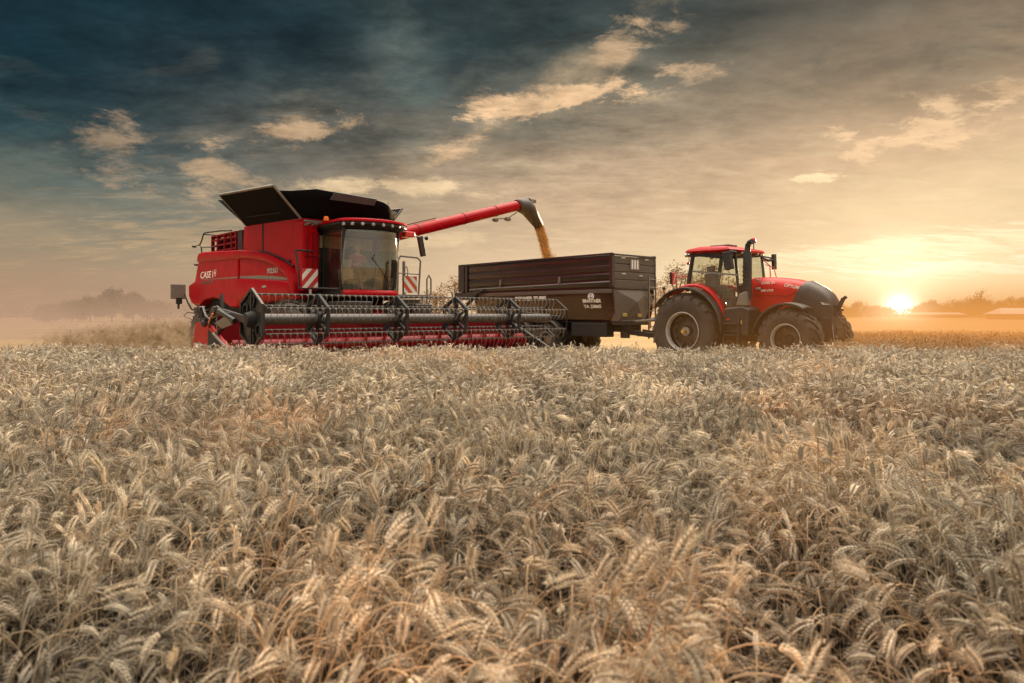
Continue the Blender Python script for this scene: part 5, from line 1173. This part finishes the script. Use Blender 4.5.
tag(cg.build('flying_chaff', M['chaff'], None, smooth=False), 'bits of straw flying up behind the combine rear wheel', 'chaff', kind='stuff')
def glow(N, L):
    g = N.new('ShaderNodeNewGeometry'); s = N.new('ShaderNodeSeparateXYZ'); L.new(g.outputs['Position'], s.inputs[0])
    hz = mrange(N, L, s.outputs['Z'], .6, 3.4, 1, 0); ex = math_(N, L, 'ADD', mrange(N, L, s.outputs['X'], 3.0, 9, 0.05, 1), mrange(N, L, s.outputs['X'], 8.5, 12, 0, 1.4))
    d = math_(N, L, 'MULTIPLY', hz, ex)
    return math_(N, L, 'MULTIPLY', d, .038), S(240, 160, 80)  # glow of the low sun, added as a warm self-lit volume
volume('sun_glow_volume', 'golden sun glow set as a luminous volume around the nose of the tractor and over the field behind it', 2.2, 26, 15.6, 33.5, .02, 7, glow, .4, 'dust')

# ================================================================== SKY, SUN, CAMERA
SUN_AZ = math.atan2(388, 720); SUN_EL = R(7.0)
sd = Vector((math.sin(SUN_AZ) * math.cos(R(.1)), math.cos(SUN_AZ) * math.cos(R(.1)), math.sin(R(.1))))
w = bpy.data.worlds.new('World'); sc.world = w; w.use_nodes = True; N = w.node_tree.nodes; L = w.node_tree.links
bg = N['Background']; bg.inputs['Strength'].default_value = 1
tc = N.new('ShaderNodeTexCoord'); nv = N.new('ShaderNodeVectorMath'); nv.operation = 'NORMALIZE'; L.new(tc.outputs['Generated'], nv.inputs[0]); D = nv.outputs[0]
sp = N.new('ShaderNodeSeparateXYZ'); L.new(D, sp.inputs[0]); X_, Y_, Z_ = sp.outputs
def ramp(v, stops):
    n = N.new('ShaderNodeValToRGB'); e = n.color_ramp.elements; e[0].position, e[0].color = stops[0]; e[1].position, e[1].color = stops[-1]
    for p, c in stops[1:-1]: q = e.new(p); q.color = c
    L.new(v, n.inputs[0]); return n.outputs[0]
def mixc(f, a, b_, mode='MIX'):
    n = N.new('ShaderNodeMix'); n.data_type = 'RGBA'; n.blend_type = mode; n.clamp_factor = True
    for i, v in (('Factor', f), ('A', a), ('B', b_)):
        if isinstance(v, (int, float)): n.inputs[i].default_value = v
        elif isinstance(v, tuple): n.inputs[i].default_value = v
        else: L.new(v, n.inputs[i])
    return n.outputs['Result']
def mt(op, a, b_=None, c=None, clamp=False): return math_(N, L, op, a, b_, clamp, c)
zz = mt('MAXIMUM', Z_, 0.0)
u = mt('DIVIDE', zz, .42, clamp=True)          # 0 at the horizon, about .95 at the top of the frame
# slow wobble so that the bands are not straight
def noisev(vec, scale, detail=4, rough=.6, dist=0, sclv=None, w=None):
    n = N.new('ShaderNodeTexNoise'); n.inputs['Scale'].default_value = scale; n.inputs['Detail'].default_value = detail; n.inputs['Roughness'].default_value = rough; n.inputs['Distortion'].default_value = dist
    if sclv:
        mp = N.new('ShaderNodeMapping'); mp.inputs['Scale'].default_value = sclv; mp.inputs['Location'].default_value = w or (0, 0, 0); L.new(vec, mp.inputs['Vector']); vec = mp.outputs[0]
    L.new(vec, n.inputs['Vector']); return n.outputs[0]
wob = noisev(D, 2.2, 5, .55, .6, (1, 1, 3.2))
uw = mt('ADD', u, mt('MULTIPLY', mt('SUBTRACT', wob, .5), .42), clamp=True)
left = ramp(uw, [(0, S(176, 144, 118)), (.10, S(172, 146, 118)), (.20, S(156, 140, 116)), (.34, S(108, 114, 104)), (.48, S(60, 86, 90)), (.68, S(26, 54, 64)), (1, S(14, 36, 46))])
mid = ramp(uw, [(0, S(246, 218, 178)), (.14, S(234, 203, 164)), (.34, S(211, 179, 145)), (.52, S(172, 149, 123)), (.70, S(110, 109, 97)), (.86, S(64, 77, 76)), (1, S(50, 62, 64))])
right = ramp(uw, [(0, S(250, 236, 196)), (.10, S(242, 224, 178)), (.25, S(230, 201, 158)), (.45, S(207, 174, 139)), (.66, S(160, 137, 112)), (.85, S(104, 96, 84)), (1, S(82, 80, 72))])
az = mt('DIVIDE', X_, mt('ADD', mt('SQRT', mt('ADD', mt('MULTIPLY', X_, X_), mt('MULTIPLY', Y_, Y_))), .0001))
k1 = mrange(N, L, az, -.60, .16, 0, 1); k2 = mrange(N, L, az, .05, .50, 0, 1)
sky = mixc(k2, mixc(k1, left, mid), right)
# clouds : flat layer seen in perspective
pv = N.new('ShaderNodeCombineXYZ'); den = mt('ADD', zz, .16); L.new(mt('DIVIDE', X_, den), pv.inputs[0]); L.new(mt('DIVIDE', Y_, den), pv.inputs[1])
PV = pv.outputs[0]
cA = noisev(PV, 1.1, 8, .62, .5, (1, 1.5, 1)); dark = mrange(N, L, cA, .46, .66, 0, 1)
darkm = mt('MULTIPLY', dark, mrange(N, L, u, .45, .85, 0, .75))
sky = mixc(darkm, sky, mixc(k1, S(22, 38, 46), S(52, 60, 60)))
cB = noisev(PV, 2.3, 9, .62, .35, (1, 2.0, 1), (3.1, 1.7, 0)); lite = mrange(N, L, cB, .52, .72, 0, 1)
litem = mt('MULTIPLY', lite, mrange(N, L, u, .04, .9, .42, .16))
sky = mixc(litem, sky, mixc(mrange(N, L, u, .3, .9, 0, 1), mixc(k1, S(206, 172, 132), S(250, 226, 178)), S(118, 124, 116)))
# named sunlit cloud banks (bearing/elevation windows over the same noise)
cC = noisev(PV, 4.2, 10, .68, .7, (1, 2.4, 1), (.4, .2, 0)); cD = noisev(D, 10.0, 12, .72, .25, (1, 1, 2.6), (2, 5, 1)); cE = noisev(D, 4.5, 8, .62, .3, (1, 1, 1.8), (7, 3, 2))
def bank(px, py, sx, sy, rot, amt, thr, col, src, soft=.18):
    global sky
    # direction of the bank centre
    c = Vector(((px - 512) / 720, 1, (314 - py) / 720)).normalized(); ea = Vector((1, 0, 0)) - c * c.x; ea.normalize(); eb = c.cross(ea) * -1
    if eb.z < 0: eb = -eb
    ca, sa = math.cos(R(rot)), math.sin(R(rot)); e1 = ea * ca + eb * sa; e2 = -ea * sa + eb * ca
    def dot(v, k):
        n = N.new('ShaderNodeVectorMath'); n.operation = 'DOT_PRODUCT'; L.new(D, n.inputs[0]); n.inputs[1].default_value = v * (720 / k); return n.outputs['Value']
    q = mt('ADD', mt('POWER', mt('ABSOLUTE', dot(e1, sx)), 2), mt('POWER', mt('ABSOLUTE', dot(e2, sy)), 2))
    front_ = mt('GREATER_THAN', Y_, 0)
    g = mt('MULTIPLY', mt('EXPONENT', mt('MULTIPLY', q, -1)), front_)
    v = mt('ADD', src, mt('MULTIPLY', g, .22)); f = mt('MULTIPLY', mrange(N, L, v, thr, thr + soft, 0, 1), mt('MINIMUM', mt('MULTIPLY', g, 3.0), amt))
    sky = mixc(f, sky, col)
CR = S(222, 184, 142); CY = S(244, 212, 166)
DK = S(40, 58, 62)
for a in ((500, 48, 95, 44, 10, .85, .55, DK, cE, .22), (760, 48, 120, 36, -8, .75, .56, S(66, 72, 68), cE, .22), (330, 60, 90, 60, -30, .5, .55, S(34, 54, 60), cE, .25), (100, 60, 190, 70, 0, .6, .52, S(20, 38, 46), cE, .3),
          (545, 92, 130, 30, 32, .55, .56, S(206, 176, 138), cE, .22), (410, 60, 24, 60, 10, .35, .5, S(100, 112, 106), cE, .2), (120, 150, 34, 30, -50, .6, .56, S(186, 156, 124), cD), (288, 131, 66, 17, 6, .65, .60, CR, cD), (214, 176, 40, 20, -20, .6, .57, CR, cD), (345, 185, 34, 8, 0, .7, .60, CY, cD), (428, 185, 48, 9, 4, .75, .58, CY, cD), (492, 196, 36, 8, 4, .6, .60, CY, cD),
          (556, 98, 84, 15, 10, .95, .57, S(234, 194, 150), cD, .12), (618, 44, 40, 20, 40, .6, .58, CR, cD), (470, 142, 42, 14, 25, .75, .59, CR, cD), (640, 22, 50, 7, -5, .5, .58, CR, cD), (700, 74, 40, 9, 0, .4, .62, CR, cD),
          (945, 130, 84, 20, 8, .85, .56, S(240, 202, 158), cD, .11), (1020, 90, 30, 12, 10, .5, .6, S(228, 190, 146), cD), (820, 178, 28, 6, 4, .9, .54, S(255, 224, 178), cD, .1), (880, 250, 160, 12, 6, .7, .55, S(255, 240, 198), cC), (960, 268, 110, 8, 3, .7, .55, S(255, 246, 214), cC),
          (440, 240, 60, 8, 2, .5, .58, CY, cD), (230, 240, 120, 22, 0, .35, .55, S(214, 176, 130), cC)):
    bank(*a)
fine = noisev(D, 7.0, 12, .68, .2, (1, 1, 3.0), (4, 4, 4)); fine2 = noisev(PV, 5.0, 10, .7, .2, (1, 1.6, 1), (1, 8, 0))
ff = mt('MULTIPLY_ADD', mt('SUBTRACT', mt('ADD', fine, fine2), 1.0), mt('MULTIPLY', mrange(N, L, u, .10, .62, .14, 1.6), mt('MULTIPLY_ADD', k2, -.6, 1.0)), 1.0)
n = N.new('ShaderNodeVectorMath'); n.operation = 'SCALE'; L.new(sky, n.inputs[0]); L.new(ff, n.inputs['Scale']); sky = n.outputs[0]
# low sun and its aureole
dn = N.new('ShaderNodeVectorMath'); dn.operation = 'DOT_PRODUCT'; L.new(D, dn.inputs[0]); dn.inputs[1].default_value = sd; ang = mt('ARCCOSINE', mt('MINIMUM', dn.outputs['Value'], .999999))
def addc(col, amt, fac):
    n = N.new('ShaderNodeVectorMath'); n.operation = 'SCALE'; n.inputs[0].default_value = Vector(col[:3]) * amt; L.new(fac, n.inputs['Scale'])
    global sky
    a = N.new('ShaderNodeVectorMath'); a.operation = 'ADD'; L.new(sky, a.inputs[0]); L.new(n.outputs[0], a.inputs[1]); sky = a.outputs[0]
def gauss(s): return mt('EXPONENT', mt('MULTIPLY', mt('POWER', mt('DIVIDE', ang, R(s)), 2), -1))
addc((1, .72, .42), .12, gauss(14)); addc((1, .60, .25), .22, gauss(5)); addc((1, .94, .80), .28, gauss(4.5)); addc((1, .95, .84), 9, gauss(.85))
# the physical sky under it all
ns = N.new('ShaderNodeTexSky'); ns.sky_type = 'NISHITA'; ns.sun_disc = False; ns.sun_elevation = SUN_EL; ns.sun_rotation = SUN_AZ; ns.dust_density = 2.0
n = N.new('ShaderNodeVectorMath'); n.operation = 'SCALE'; L.new(ns.outputs[0], n.inputs[0]); n.inputs['Scale'].default_value = .001
a = N.new('ShaderNodeVectorMath'); a.operation = 'ADD'; L.new(sky, a.inputs[0]); L.new(n.outputs[0], a.inputs[1]); sky = a.outputs[0]
# added fill: sky brightened overhead and behind the viewer
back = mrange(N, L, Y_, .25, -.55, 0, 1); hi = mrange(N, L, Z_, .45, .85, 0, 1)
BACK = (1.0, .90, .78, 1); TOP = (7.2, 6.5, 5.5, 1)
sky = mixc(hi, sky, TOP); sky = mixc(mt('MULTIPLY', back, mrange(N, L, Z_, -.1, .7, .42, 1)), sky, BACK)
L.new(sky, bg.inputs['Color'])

sl = bpy.data.lights.new('Sun', 'SUN'); sl.energy = 5.0; sl.angle = R(.8); sl.color = (1, .70, .40)
so = bpy.data.objects.new('Sun', sl); COL.objects.link(so)
v = Vector((math.sin(SUN_AZ) * math.cos(SUN_EL), math.cos(SUN_AZ) * math.cos(SUN_EL), math.sin(SUN_EL))); so.rotation_euler = v.to_track_quat('Z', 'Y').to_euler()

cam = bpy.data.cameras.new('Camera'); co = bpy.data.objects.new('Camera', cam); COL.objects.link(co)
co.location = (0, 0, CAMZ); co.rotation_euler = (R(90), 0, 0)
cam.sensor_width = 36; cam.lens = 36 * 720 / 1024; cam.shift_y = -27.5 / 1024; cam.clip_start = .05; cam.clip_end = 6000
cam.dof.use_dof = True; cam.dof.focus_distance = 14; cam.dof.aperture_fstop = 3.6
sc.camera = co
sc.view_settings.view_transform = 'Standard'; sc.view_settings.look = 'None'; sc.view_settings.exposure = 0
cy = sc.cycles; cy.max_bounces = 6; cy.diffuse_bounces = 2; cy.glossy_bounces = 3; cy.transmission_bounces = 4; cy.transparent_max_bounces = 16; cy.volume_bounces = 0
cy.use_adaptive_sampling = True; cy.adaptive_threshold = .02; cy.use_denoising = True; cy.caustics_reflective = False; cy.caustics_refractive = False
